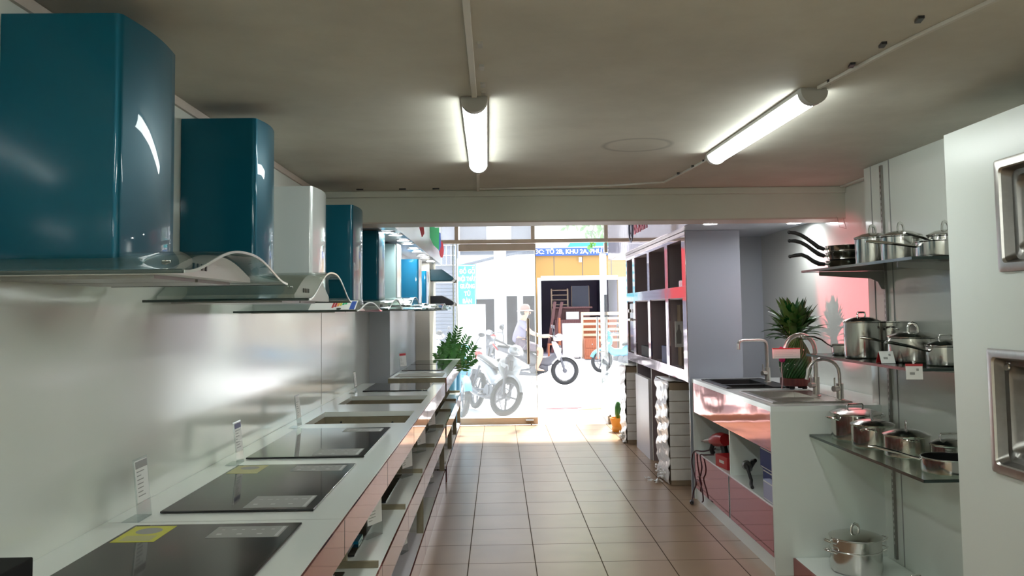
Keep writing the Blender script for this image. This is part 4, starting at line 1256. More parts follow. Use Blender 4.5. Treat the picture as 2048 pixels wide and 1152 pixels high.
def pot(name, label, cat, r, h, loc, rotz=0.0, lid=True, knob='arch', loops=False, longh=None, inner=None, mat_='steel', second=None):
    t = thing(name, label, cat, loc, rotz)
    MB().lathe([(0.001, 0.0), (r * 0.93, 0.0), (r * 0.985, 0.004), (r, 0.014), (r, h - 0.006), (r + 0.003, h - 0.002), (r + 0.003, h), (r - 0.002, h), (r - 0.003, 0.012), (0.001, 0.010)], n=44).build('body', M[mat_], t, smooth=35)
    if inner:
        MB().lathe([(0.001, 0.0125), (r - 0.004, 0.0125), (r - 0.0035, h - 0.004)], n=40).build('nonstick_lining', M[inner], t)
    if second:                                            # a lower tier ring line
        MB().torus((0, 0, second), r + 0.001, 0.004, 'z', 40, 6).build('tier_rim', M[mat_], t)
    if lid:
        ld = MB().lathe([(r + 0.004, h + 0.0005), (r + 0.005, h + 0.004), (r * 0.9, h + 0.010), (r * 0.6, h + 0.021), (r * 0.22, h + 0.027), (0.001, h + 0.028)], n=44).build('lid', M['steel'], t, smooth=35)
        if knob == 'arch':
            P = [(-0.022, 0, h + 0.022), (-0.021, 0, h + 0.045), (-0.014, 0, h + 0.060), (0, 0, h + 0.066), (0.014, 0, h + 0.060), (0.021, 0, h + 0.045), (0.022, 0, h + 0.022)]
            MB().tube(P, 0.0075, 8, 0.45, up=(0, 1, 0)).build('lid_knob', M['steel'], ld)
        else:
            k = 0.032 if knob == 'bar' else 0.048
            P = [(-k, 0, h + 0.016), (-k, 0, h + 0.040), (-k + 0.006, 0, h + 0.048), (k - 0.006, 0, h + 0.048), (k, 0, h + 0.040), (k, 0, h + 0.016)]
            MB().tube(P, 0.0048, 8).build('lid_knob', M['chrome'], ld)
    if loops:
        for zz in ((h * 0.78,) if not second else (h * 0.86, second - 0.012)):
            for sg in (-1, 1):
                P = [(sg * (r - 0.002), -0.036, zz), (sg * (r + 0.026), -0.034, zz + 0.010), (sg * (r + 0.040), -0.018, zz + 0.014), (sg * (r + 0.043), 0, zz + 0.015), (sg * (r + 0.040), 0.018, zz + 0.014), (sg * (r + 0.026), 0.034, zz + 0.010), (sg * (r - 0.002), 0.036, zz)]
                MB().tube(P, 0.0048, 8).build('side_handle', M['chrome'], t)
    if longh:
        L, rise, hm, zz = longh
        P = [(-r + 0.003, 0, zz), (-r - 0.03, 0, zz + rise * 0.15), (-r - L * 0.45, 0, zz + rise * 0.55), (-r - L * 0.85, 0, zz + rise * 0.95), (-r - L, 0, zz + rise)]
        MB().tube(P, [0.013, 0.010, 0.012, 0.014, 0.009], 10, 0.55, up=(0, 0, 1)).build('long_handle', M[hm], t, smooth=60)
    return t

# --- top shelf
TZ = 1.7175
def fry(label, z, path):
    t = thing('frying_pan', label, 'frying pan', (1.945, 4.68, z), 0, 'stacked frying pans')
    r, h = 0.118, 0.043
    MB().lathe([(0.001, 0), (r * 0.78, 0), (r * 0.9, 0.006), (r, h - 0.003), (r + 0.004, h), (r - 0.002, h), (r * 0.88, 0.009), (r * 0.76, 0.004), (0.001, 0.004)], n=40).build('pan', M['steel'], t, smooth=35)
    MB().lathe([(0.001, 0.0055), (r * 0.76, 0.0055), (r * 0.87, 0.0105), (r - 0.004, h - 0.003)], n=36).build('nonstick_lining', M['blackbox'], t)
    MB().tube([(-r + 0.004, 0, h * 0.6), (-r - 0.02, 0.004, h * 0.6 + path[0])], [0.012, 0.013], 8, 0.5, up=(0, 0, 1)).build('handle_bracket', M['chrome'], t)
    P = [(-r - 0.015, 0.003, h * 0.6 + path[0] * 0.9)] + [(-r - 0.015 - 0.185 * k / 6, 0.003 + 0.02 * k / 6, h * 0.6 + path[k]) for k in range(1, 7)]
    MB().tube(P, [0.013, 0.016, 0.015, 0.0135, 0.0135, 0.0135, 0.010], 12, 0.8, up=(0, 0, 1)).ball(P[-1], 0.0105, 8, 6).build('handle', M['black'], t, smooth=70)
fry('black-handled frying pan at the bottom of the stack, its handle lowest', TZ, [0.0, 0.003, 0.018, 0.042, 0.055, 0.052, 0.046])
fry('black-handled frying pan in the middle of the stack of three', TZ + 0.045, [0.0, 0.012, 0.035, 0.060, 0.078, 0.087, 0.088])
fry('black-handled frying pan topping the stack, its handle highest', TZ + 0.083, [0.0, 0.012, 0.038, 0.062, 0.082, 0.094, 0.098])
pot('stock_pot', 'tall lidded pot with arched knob right beside the stack of frying pans', 'pot', 0.088, 0.140, (1.935, 4.345, TZ), 0.35)
pot('saucepan', 'lidded pot with wide arched knob, second from the frying pans on the top shelf', 'pot', 0.092, 0.125, (1.945, 4.06, TZ), 0.5)
pot('saute_pan', 'shallow open pan with flat steel handle at the near end of the top shelf', 'pan', 0.115, 0.074, (1.965, 3.71, TZ), -0.18, lid=False, longh=(0.21, 0.028, 'steel', 0.052))
pot('saucepan', 'lidded saucepan behind the shallow pan on the top shelf, partly hidden', 'saucepan', 0.078, 0.115, (2.085, 3.915, TZ), 0.42, longh=(0.19, 0.035, 'steel', 0.085))
# --- middle shelf
MZ = 1.2415
t = pot('frying_pan', 'small steel pan at the far end of the middle shelf, curved handle by the plant', 'frying pan', 0.076, 0.058, (1.925, 4.71, MZ), -0.12, lid=False)
MB().tube([(-0.074, 0, 0.045), (-0.10, 0, 0.06), (-0.13, 0, 0.085), (-0.17, 0, 0.100), (-0.22, 0, 0.103), (-0.25, 0, 0.100)], [0.008, 0.008, 0.010, 0.012, 0.012, 0.008], 10, 0.5, up=(0, 0, 1)).build('long_handle', M['steel'], t, smooth=60)
pot('stock_pot', 'tallest lidded stock pot, at the front of the middle shelf', 'pot', 0.089, 0.187, (1.892, 4.42, MZ), 0.55, knob='bar')
pot('stock_pot', 'tall stock pot with looped side handle standing behind the tallest one', 'pot', 0.088, 0.185, (2.07, 4.47, MZ), 1.15, lid=False, loops=True)
pot('saucepan', 'wide lidded saucepan in the middle of the middle shelf, behind the price cards', 'saucepan', 0.115, 0.118, (1.975, 4.04, MZ), -0.45, knob='arch', longh=(0.12, 0.02, 'steel', 0.095))
pot('saucepan', 'small lidded saucepan at the near end of the middle shelf, long handle forward', 'saucepan', 0.083, 0.088, (1.995, 3.785, MZ), 0.08, knob='bar', longh=(0.20, 0.04, 'steel', 0.066))
def pcard(name, label, origin, tilt, rz, tent):
    t = thing(name, label, 'price card', origin, rz)
    Mx = Matrix.Rotation(tilt, 4, 'X')
    MB().box(-0.033, 0.033, -0.001, 0.001, 0.0, 0.06).xf(Mx).build('card', M['card'], t)
    MB().box(-0.018, 0.002, -0.0018, -0.001, 0.02, 0.03).box(0.008, 0.018, -0.0018, -0.001, 0.036, 0.046).xf(Mx).build('printed_marks', M['greymark'], t)
    if tent:
        MB().box(-0.033, 0.033, -0.001, 0.001, 0.0, 0.058).xf(Matrix.Translation((0, 0.058, 0)) @ Matrix.Rotation(-tilt + 0.1, 4, 'X')).build('red_back', M['red'], t)
    else:
        MB().box(-0.034, 0.034, -0.002, 0.002, 0.056, 0.066).xf(Mx).build('red_top', M['red'], t)
        MB().tube([(0.0, 0.002, 0.06), (0.0, 0.02, 0.075), (0.01, 0.03, 0.07)], 0.004, 6, 0.3).build('tag_strip', M['lightmark'], t)
    return t
pcard('tent_price_card', 'folded white price card with red back standing on the middle shelf', (1.81, 3.95, MZ + 0.001), -0.42, 0.0, True)
pcard('hanging_price_tag', 'white price tag with red top hanging over the middle shelf edge', (1.764, 3.612, 1.196), -0.05, -0.25, False)
# --- lowest shelf
BZ = 0.7865
pot('casserole', 'large lidded casserole with loop handles at the far end of the lowest shelf', 'pot', 0.130, 0.138, (1.955, 4.69, BZ), 0.2, knob='wide', loops=True)
pot('casserole', 'lidded casserole, second from the far end of the lowest shelf', 'pot', 0.104, 0.112, (1.93, 4.425, BZ), 1.0, knob='arch', loops=True)
pot('casserole', 'lidded casserole with upright arched knob, third on the lowest shelf', 'pot', 0.104, 0.100, (1.965, 4.13, BZ), 1.25, knob='arch', loops=True)
pot('casserole', 'small lidded casserole with broad looped knob behind the open pan', 'pot', 0.084, 0.085, (2.068, 3.925, BZ), 0.1, knob='wide', loops=False)
pot('saute_pan', 'open pan with dark lining and thin steel handle on the lowest shelf', 'pan', 0.118, 0.066, (1.955, 3.715, BZ), -0.42, lid=False, longh=(0.21, 0.045, 'steel', 0.05), inner='blackbox')
pot('steamer_pot', 'two-tier steamer pot with four loop handles on the low plinth', 'pot', 0.132, 0.178, (1.90, 4.62, 0.1005), 0.12, knob='arch', loops=True, second=0.115)
pot('wide_pan', 'wide low lidded pan on the plinth in front of the steamer', 'pan', 0.125, 0.06, (2.0, 4.17, 0.1005), 0.3, knob='bar', loops=True)

# ================================================================== tall white panel with sinks on show
px, pd = 1.80, 2.176
tp = thing('sink_display_stand', 'tall white display panel with two sinks set in its face', 'panel', (2.0, 2.7, 0))
SA = (2.20, 2.985, 1.655, 1.995)     # y0 y1 z0 z1 of the upper bowl opening
SB = (2.25, 3.085, 0.935, 1.320)
fc = MB()
z = 0.0
for (a, b, c, d) in (SB, SA):
    fc.box(px, px + 0.018, 2.02, 3.36, z, c)
    fc.box(px, px + 0.018, 2.02, a, c, d)
    fc.box(px, px + 0.018, b, 3.36, c, d)
    z = d
fc.box(px, px + 0.018, 2.02, 3.36, z, 2.19)
fc.build('face_board', M['whiteboard'], tp, w=True)
box(px + 0.018, pd, 3.342, 3.36, 0, 2.19).build('end_board', M['whiteboard'], tp, w=True)
box(px + 0.018, pd, 2.02, 2.038, 0, 2.19).build('end_board', M['whiteboard'], tp, w=True)
box(px + 0.018, pd, 2.038, 3.342, 2.172, 2.19).build('top_board', M['whiteboard'], tp, w=True)
def wall_sink(label, s, bolts):
    y0, y1, z0, z1 = s
    t = thing('hung_sink', label, 'sink', (px, (y0 + y1) / 2, (z0 + z1) / 2))
    e = 0.030
    def ring(k, x): return [(x, y0 + k, z0 + k), (x, y1 - k, z0 + k), (x, y1 - k, z1 - k), (x, y0 + k, z1 - k)]
    def rr(k, x, rad):
        out = []
        for (cy, cz, a0) in ((y1 - k - rad, z0 + k + rad, -PI / 2), (y1 - k - rad, z1 - k - rad, 0), (y0 + k + rad, z1 - k - rad, PI / 2), (y0 + k + rad, z0 + k + rad, PI)):
            for j in range(6):
                a = a0 + PI / 2 * j / 5
                out.append((x, cy + rad * math.cos(a), cz + rad * math.sin(a)))
        return out
    MB().rings([rr(-e, px - 0.001, 0.012), rr(-e, px - 0.009, 0.012), rr(-e + 0.008, px - 0.012, 0.012), rr(0.0, px - 0.012, 0.018), rr(0.004, px - 0.004, 0.02)], cap=False).build('rim', M['steel_brush'], t, w=True, smooth=30)
    d = 0.17
    rs = [rr(0.004, px - 0.004, 0.02), rr(0.012, px + 0.03, 0.03), rr(0.03, px + 0.034, 0.035), rr(0.036, px + 0.05, 0.05), rr(0.045, px + d - 0.03, 0.06), rr(0.075, px + d, 0.05)]
    b = MB().rings(rs, cap=False)
    n = len(b.v)
    b.f.append(tuple(range(n - 24, n)))
    bb = b.build('bowl', M['steel_bowl'], t, w=True, smooth=40)
    MB().lathe([(0.0005, -0.003), (0.05, -0.003), (0.055, 0.0)], (px + d, (y0 + y1) / 2, (z0 + z1) / 2), 24, axis='x').build('drain', M['chrome'], bb, w=True)
    if bolts:
        MB().lathe([(0.0005, -0.006), (0.014, -0.006), (0.016, 0.0)], (px + 0.032, y1 - 0.028, z1 - 0.035), 18, axis='x').build('round_plug', M['chrome'], bb, w=True)
wall_sink('steel sink set upright in the white panel, upper one, bag inside', SA, False)
wall_sink('steel sink with round plug set upright in the white panel, lower one', SB, True)
pb = MB()
random.seed(5)
rings = []
for k in range(7):
    s_ = k / 6
    rings.append([(px + 0.085 + (0.06 * (1 - s_ * 0.75)) * math.cos(2 * PI * j / 14) * random.uniform(0.8, 1.15), 2.76 + (0.15 * (1 - s_ * 0.8)) * math.sin(2 * PI * j / 14) * random.uniform(0.85, 1.15), 1.702 + 0.15 * s_) for j in range(14)])
pb.rings(rings)
tag(pb.build('plastic_bag', M['plastic_bag'], smooth=70), 'crumpled milky plastic bag lying in the upper upright sink', 'bag')

# ================================================================== tall shelf wall
tu = thing('tall_display_shelving', 'tall plum-lined shelf wall with glossy reflecting frames', 'shelving', (1.74, 8.5, 0))
XT = 1.53
yb = [6.87, 7.03, 7.62, 7.75, 8.55, 8.67, 9.47, 9.62, 10.03, 10.12]
box(XT, 1.968, 6.87, 6.892, 0.0, 2.138).build('side_panel', M['greyside'], tu, w=True)
box(XT, 1.968, 10.10, 10.12, 0.0, 2.138).build('side_panel', M['greyside'], tu, w=True)
F = M['frameacrylic']
def fbar(y0, y1, z0, z1, nm='frame_bar'):
    return box(XT - 0.004, XT + 0.012, y0, y1, z0, z1).build(nm, F, tu, w=True, bevel=0.001)
fbar(6.892, 10.10, 2.075, 2.136, 'top_rail')
fbar(6.892, 10.10, 1.595, 1.69, 'middle_rail')
fbar(6.892, 10.10, 0.912, 1.005, 'lower_rail')
for a, b in ((6.892, 7.03), (7.62, 7.75), (8.55, 8.67), (9.47, 9.62), (10.03, 10.10)):
    fbar(a, b, 1.005, 1.595, 'frame_post')
    fbar(a, b, 1.69, 2.075, 'frame_post')
D = M['darkboard']
for z0, z1 in ((1.585, 1.60), (1.675, 1.69), (0.99, 1.005), (0.905, 0.92), (2.075, 2.09)):
    box(XT + 0.012, 1.955, 6.892, 10.10, z0, z1).build('shelf_board', D, tu, w=True)
box(1.955, 1.968, 6.892, 10.10, 0.0, 2.138).build('back_panel', D, tu, w=True)
for y in (7.03, 7.62, 7.75, 8.55, 8.67, 9.47, 9.62, 10.03):
    for z0, z1 in ((1.69, 2.075), (1.005, 1.585)):
        box(XT + 0.012, 1.955, y - 0.008 if y in (7.03, 7.75, 8.67, 9.62) else y - 0.0, y + 0.0 if y in (7.03, 7.75, 8.67, 9.62) else y + 0.008, z0, z1).build('partition', D, tu, w=True)
for y, x0 in ((7.66, 1.80), (8.56, XT), (9.44, XT)):
    box(x0, 1.955, y, y + 0.02, 0.0, 0.905).build('lower_partition', D, tu, w=True)
    if x0 == XT: box(XT - 0.003, XT, y - 0.004, y + 0.024, 0.0, 0.912).build('partition_edge', M['card'], tu, w=True)
box(XT - 0.003, XT, 7.655, 7.685, 0.88, 0.912).build('partition_edge', M['card'], tu, w=True)

# things on the tall shelf wall
pt = thing('boxed_bottle_carton', 'white carton with a bottle drawing in the nearest lower bay', 'box', (1.74, 7.30, 1.0055))
box(1.60, 1.90, 7.47, 7.61, 1.0055, 1.54).build('brown_carton', M['cardbrown'], pt, w=True)
cv = box(1.548, 1.635, 7.455, 7.469, 1.17, 1.395).build('white_sheet', M['card'], pt, w=True)
MB().prism([(1.58 + a, 1.20 + b) for a, b in ((-0.02, 0.0), (0.02, 0.0), (0.024, 0.09), (0.008, 0.13), (0.008, 0.165), (-0.008, 0.165), (-0.008, 0.13), (-0.024, 0.09))], 'y', 7.4536, 7.455).build('bottle_drawing', M['greymark'], cv, w=True)
tag(box(1.547, 1.575, 7.12, 7.26, 1.6905, 1.745).build('steel_tin', M['steel'], bevel=0.006), 'small steel tin in the nearest upper bay of the shelf wall', 'tin')
tag(box(1.548, 1.80, 8.72, 9.25, 1.0055, 1.115).build('black_carton', M['blackbox'], bevel=0.004), 'black carton lying in the third lower bay of the shelf wall', 'box')
tag(box(1.548, 1.85, 7.79, 8.10, 1.0055, 1.16).build('navy_carton', M['bluebox'], bevel=0.004), 'dark blue carton in the second lower bay of the shelf wall', 'box')
ov = thing('built_in_oven', 'built-in oven in the far bay of the shelf wall, bar handle across', 'oven', (1.74, 9.82, 1.0055))
box(1.56, 1.92, 9.63, 10.02, 1.0055, 1.58).build('body', M['black'], ov, w=True, bevel=0.003)
box(1.54, 1.56, 9.635, 10.015, 1.02, 1.38).build('door_glass', M['hobglass'], ov, w=True, bevel=0.003)
box(1.54, 1.56, 9.635, 10.015, 1.40, 1.57).build('control_panel', M['hobglass'], ov, w=True, bevel=0.003)
MB().cyl((1.505, 9.66, 1.385), (1.505, 9.99, 1.385), 0.011).cyl((1.505, 9.69, 1.385), (1.54, 9.69, 1.37), 0.006).cyl((1.505, 9.96, 1.385), (1.54, 9.96, 1.37), 0.006).build('door_handle', M['chrome'], ov, w=True)
for y in (9.70, 9.95):
    MB().cyl((1.525, y, 1.485), (1.54, y, 1.485), 0.02).build('dial', M['chrome'], ov, w=True)

# wrapped cartons standing on the floor in the lower bays
def wrapped(label, x0, x1, y0, y1, h, seed, wrap_front=True):
    random.seed(seed)
    t = thing('wrapped_carton', label, 'carton', ((x0 + x1) / 2, (y0 + y1) / 2, 0))
    box(x0 + 0.015, x1, y0 + 0.012, y1, 0.0, h).build('carton', M['cardbrown'], t, w=True, bevel=0.004)
    p = MB()
    zs = [0.05 * h + 0.11 * h * k for k in range(8)]
    for k, z in enumerate(zs):
        p.box(x0 + 0.012, x0 + 0.012 + (x1 - x0) * 0.52 + random.uniform(-0.006, 0.006), y0 + 0.004, y0 + 0.013, z, z + 0.105 * h)
    p.build('foam_sheet', M['wrap'], t, w=True, bevel=0.004)
    sl = MB()
    ny, nz = 14, 26
    g = [[(x0 + random.uniform(-0.004, 0.003) - 0.007 * math.sin(k * 1.9 + j * 0.35) - 0.006 * math.sin(k * 0.7 + j * 0.2), y0 + 0.008 + (y1 - y0 - 0.012) * j / ny, 0.012 + (h - 0.004) * k / nz) for j in range(ny + 1)] for k in range(nz + 1)]
    V = [q for row in g for q in row]
    W_ = ny + 1
    sl.add(V, [(k * W_ + j, k * W_ + j + 1, (k + 1) * W_ + j + 1, (k + 1) * W_ + j) for k in range(nz) for j in range(ny)])
    top = [[(x0 + (x1 - x0) * j / 6, y0 + (y1 - y0) * k / 6, h + 0.008 + random.uniform(0, 0.012)) for j in range(7)] for k in range(7)]
    V = [q for row in top for q in row]
    sl.add(V, [(k * 7 + j, k * 7 + j + 1, (k + 1) * 7 + j + 1, (k + 1) * 7 + j) for k in range(6) for j in range(6)])
    so_ = sl.build('plastic_wrap', M['film'], t, w=True, smooth=25)
    md = so_.modifiers.new('thick', 'SOLIDIFY'); md.thickness = 0.003
    fl_ = MB()
    for k in range(16):
        c = Vector((x0 - random.uniform(0.0, 0.035), random.uniform(y0 + 0.02, y1 - 0.05), random.uniform(0.012, 0.10)))
        fl_.ball(c, (random.uniform(.008, .02), random.uniform(.015, .035), random.uniform(.008, .02)), 7, 5)
    fl_.build('torn_film', M['film'], t, w=True, smooth=10)['kind'] = 'stuff'
    bx2 = box(x0 + (x1 - x0) * 0.55, x1 - 0.004, y0 + 0.006, y0 + 0.0125, h * 0.22, h * 0.83).build('grey_label', M['lampcap'], t, w=True, bevel=0.003)
    return t
wrapped('tall carton wrapped in plastic film, nearest under the shelf wall', 1.445, 1.79, 7.34, 7.90, 0.872, 3)
wrapped('tall carton wrapped in plastic film, at the sunlit end of the shelf wall', 1.42, 1.66, 9.62, 10.06, 0.858, 4)
o = MB().box(1.50, 1.54, 8.60, 9.40, 0.0, 0.80).build('flat_panel_carton', M['lilac'], bevel=0.004)
tag(o, 'flat pale lilac carton standing upright between the two wrapped cartons', 'carton')
fd = MB()
random.seed(9)
for k in range(22):
    c = Vector((1.36 + random.uniform(-0.09, 0.05), 7.62 + random.uniform(-0.18, 0.12), 0.008))
    a = random.uniform(0, PI)
    fd.add([c + Vector((math.cos(a + b), math.sin(a + b), random.uniform(-0.3, 1.1))) * random.uniform(0.008, 0.03) for b in (0, 1.6, 3.1, 4.7)], [(0, 1, 2, 3)])
o = fd.build('film_scraps', M['film']); tag(o, 'scraps of torn clear film on the floor tiles beside the nearest wrapped carton', 'film scraps', kind='stuff')
# orange pot with a green cactus by the window
cp = thing('potted_cactus', 'green cactus in an orange pot on the floor by the shop window', 'plant', (1.47, 10.62, 0))
MB().lathe([(0.001, 0), (0.075, 0), (0.085, 0.03), (0.075, 0.06), (0.10, 0.14), (0.105, 0.17), (0.09, 0.17), (0.085, 0.14), (0.001, 0.13)], n=24).build('pot', M['orange'], cp, smooth=30)
MB().ball((0, 0, 0.25), (0.045, 0.045, 0.12), 12, 8).build('cactus', M['zz'], cp)

# ================================================================== the street outside
struct('pavement', box(-30, 30, YF, 15.2, -0.16, -0.01), M['concrete'])
struct('road', box(-40, 40, 15.2, 26.0, -0.16, -0.02), M['asphalt'])
struct('pavement.001', box(-40, 40, 26.0, 40, -0.16, 0.0), M['concrete'])

def spoked_wheel(x, r, cast, tyre, rimm, parent, xf=None):
    t = MB().torus((x, 0, r), r - 0.042, 0.042, 'y', 36, 10)
    rm = MB().torus((x, 0, r), r - 0.082, 0.014, 'y', 32, 6)
    rm.cyl((x, -0.05, r), (x, 0.05, r), 0.045, n=16)
    n = 5 if cast else 16
    for k in range(n):
        a = 2 * PI * k / n
        c, s_ = math.cos(a), math.sin(a)
        R = r - 0.085
        rm.tube([(x + 0.03 * c, 0.02 * (1 if k % 2 else -1) * (0 if cast else 1), r + 0.03 * s_), (x + R * c, 0, r + R * s_)], 0.016 if cast else 0.0035, 6)
    rm.torus((x, -0.055, r), 0.10, 0.006, 'y', 24, 5, 0.4)
    if xf is not None: t.xf(xf); rm.xf(xf)
    w = t.build('wheel', tyre, parent)
    rm.build('rim', rimm, w)

def motorbike(label, loc, heading, body, dark, lean=0.0, steer=0.0, cast=True, tail=None, mirror=True, accent=None):
    t = thing('motorbike', label, 'motorbike', loc)
    t.rotation_euler = (lean, 0, heading)
    R = 0.285
    piv = Matrix.Translation((0.46, 0, 0.8)) @ Matrix.Rotation(math.radians(-26), 4, 'Y')
    S = piv @ Matrix.Rotation(steer, 4, 'Z') @ piv.inverted()
    spoked_wheel(0.62, R, cast, M['rubber'], M[dark], t, S)
    spoked_wheel(-0.62, R, cast, M['rubber'], M[dark], t)
    fk = MB()
    for sy in (-0.075, 0.075):
        fk.tube([(0.62, sy, R), (0.545, sy, 0.52), (0.455, sy * 0.9, 0.82)], [0.022, 0.024, 0.026], 10)
    fk.xf(S).build('front_fork', M[dark], t)
    fd = MB()
    rg = []
    for k in range(9):
        a = math.radians(20 + 130 * k / 8)
        ca, sa = math.cos(a), math.sin(a)
        for_r = R + 0.035
        rg.append([(0.62 + (for_r - d) * ca, y, R + (for_r - d) * sa) for y, d in ((-0.062, 0.04), (-0.05, 0.008), (0, 0), (0.05, 0.008), (0.062, 0.04), (0.05, 0.015), (0, 0.008), (-0.05, 0.015))])
    fd.rings(rg)
    fd.xf(S).build('front_fender', M[body], t)
    # handlebar cowl, bars, mirrors turn with the fork
    cw = MB()
    sec = [(0.40, 0.93, 0.05, 0.03), (0.45, 0.95, 0.10, 0.06), (0.50, 0.965, 0.115, 0.075), (0.55, 0.965, 0.10, 0.07), (0.60, 0.955, 0.05, 0.04)]
    cw.rings([[(x, w_ * math.cos(2 * PI * j / 14), z + h_ * math.sin(2 * PI * j / 14)) for j in range(14)] for x, z, w_, h_ in sec])
    cw.xf(S)
    cwo = cw.build('handlebar_cowl', M[body], t)
    MB().ball((0.585, 0, 0.955), (0.03, 0.075, 0.045), 14, 8).xf(S).build('headlight', M['lens'], cwo)
    hb = MB()
    for sg in (-1, 1):
        hb.tube([(0.46, 0.05 * sg, 0.96), (0.42, 0.18 * sg, 0.985), (0.36, 0.33 * sg, 0.985)], [0.012, 0.012, 0.018], 8)
        hb.tube([(0.43, 0.19 * sg, 0.99), (0.47, 0.30 * sg, 0.985)], 0.006, 6)
    hb.xf(S).build('handlebar', M[dark], t)
    if mirror:
        for sg in (-1, 1):
            mr = MB().tube([(0.42, 0.2 * sg, 0.99), (0.40, 0.26 * sg, 1.10), (0.40, 0.30 * sg, 1.16)], 0.006, 6).ball((0.39, 0.32 * sg, 1.18), (0.016, 0.055, 0.035), 10, 6)
            mr.xf(S).build('mirror', M[dark], t)
    # leg shield with twin lamps, body, seat
    sh = MB()
    sec = [(0.52, 0.50, 0.06, 0.03), (0.50, 0.60, 0.15, 0.06), (0.47, 0.72, 0.19, 0.07), (0.43, 0.82, 0.13, 0.06), (0.40, 0.88, 0.06, 0.04)]
    sh.rings([[(x + d * math.cos(2 * PI * j / 16), w_ * math.sin(2 * PI * j / 16), z) for j in range(16)] for x, z, w_, d in sec])
    so_ = sh.build('leg_shield', M[body], t)
    for sg in (-1, 1):
        MB().prism([(0.03 * sg, 0.655), (0.055 * sg, 0.735), (0.165 * sg, 0.755), (0.15 * sg, 0.70)], 'x', 0.50, 0.548).build('indicator_lamp', M['lens'], so_, bevel=0.006)
    MB().prism([(-0.03, 0.56), (0.03, 0.56), (0.02, 0.80), (-0.02, 0.80)], 'x', 0.50, 0.55).build('centre_strip', M[dark], so_, bevel=0.005)
    bd = MB()
    sec = [(0.46, 0.58, 0.05, 0.11), (0.30, 0.48, 0.07, 0.10), (0.08, 0.46, 0.085, 0.12), (-0.10, 0.55, 0.10, 0.15), (-0.35, 0.66, 0.11, 0.11), (-0.60, 0.73, 0.09, 0.07), (-0.80, 0.78, 0.05, 0.04)]
    bd.rings([[(x, w_ * math.cos(2 * PI * j / 14), z + h_ * math.sin(2 * PI * j / 14)) for j in range(14)] for x, z, w_, h_ in sec])
    bd.build('body_shell', M[accent or body], t)
    MB().rings([[(x, w_ * math.cos(2 * PI * j / 14), z + h_ * math.sin(2 * PI * j / 14)) for j in range(14)] for x, z, w_, h_ in ((0.06, 0.66, 0.04, 0.03), (-0.05, 0.70, 0.10, 0.045), (-0.30, 0.76, 0.125, 0.045), (-0.62, 0.80, 0.11, 0.04), (-0.74, 0.81, 0.06, 0.03))]).build('seat', M['black'], t)
    en = MB().cyl((0.16, -0.11, 0.33), (0.16, 0.11, 0.33), 0.085).cyl((0.02, -0.12, 0.30), (0.02, 0.12, 0.30), 0.11).box(-0.10, 0.28, -0.07, 0.07, 0.28, 0.40)
    en.build('engine', M[dark], t, bevel=0.005)
    MB().tube([(0.20, -0.10, 0.28), (0.05, -0.14, 0.22), (-0.30, -0.16, 0.26), (-0.78, -0.17, 0.36)], [0.016, 0.02, 0.045, 0.05], 12).build('exhaust', M[dark], t)
    sw = MB()
    for sy in (-0.10, 0.10):
        sw.tube([(-0.02, sy, 0.33), (-0.62, sy, R)], 0.018, 8).tube([(-0.60, sy, R), (-0.45, sy, 0.66)], 0.02, 8)
        sw.tube([(0.05, sy, 0.26), (0.05, sy * 2.5, 0.25)], 0.014, 8)
    sw.tube([(0.0, 0.10, 0.26), (-0.06, 0.24, 0.02)], 0.009, 6)
    sw.build('swing_arm', M[dark], t)
    MB().rings([[(-0.80 + 0.10 * s_, 0.07 * math.cos(2 * PI * j / 10), 0.80 - 0.12 * s_ + 0.035 * math.sin(2 * PI * j / 10)) for j in range(10)] for s_ in (-0.4, 0.2, 0.6)]).build('tail_light', M[tail or 'red'], t)
    MB().prism([(-0.92, 0.44), (-0.98, 0.30), (-0.78, 0.52), (-0.80, 0.60)], 'y', -0.075, 0.075).build('rear_fender', M[dark], t)
    return t

motorbike('silver motorbike parked right outside the closed glass door, wheel turned', (-0.15, 12.68, 0.005), math.radians(-68), 'bikesilver', 'bikegrey', lean=math.radians(-11), steer=math.radians(28))
motorbike('sky-blue motorbike parked beyond the counter end, front wheel showing', (-0.86, 12.72, 0.005), math.radians(-62), 'bikeblue', 'bikegrey', lean=math.radians(-8), steer=math.radians(-10))
rb_ = motorbike('grey and white motorbike ridden along the road past the door', (0.72, 17.4, -0.015), 0.0, 'bikewhite', 'bikegrey', cast=False, mirror=True, accent='bikegrey')
motorbike('blue motorbike parked across the road by the cream wall', (3.05, 20.8, -0.015), math.radians(200), 'bikeblue', 'bikegrey', lean=math.radians(-6))
motorbike('pale motorbike parked across the road left of the teal sign', (-1.75, 19.9, -0.015), math.radians(-50), 'bikewhite', 'bikegrey', lean=math.radians(-7))
motorbike('dark motorbike standing across the road at the white column', (-0.30, 22.5, -0.015), math.radians(-95), 'bikegrey', 'bikegrey', lean=math.radians(-6))

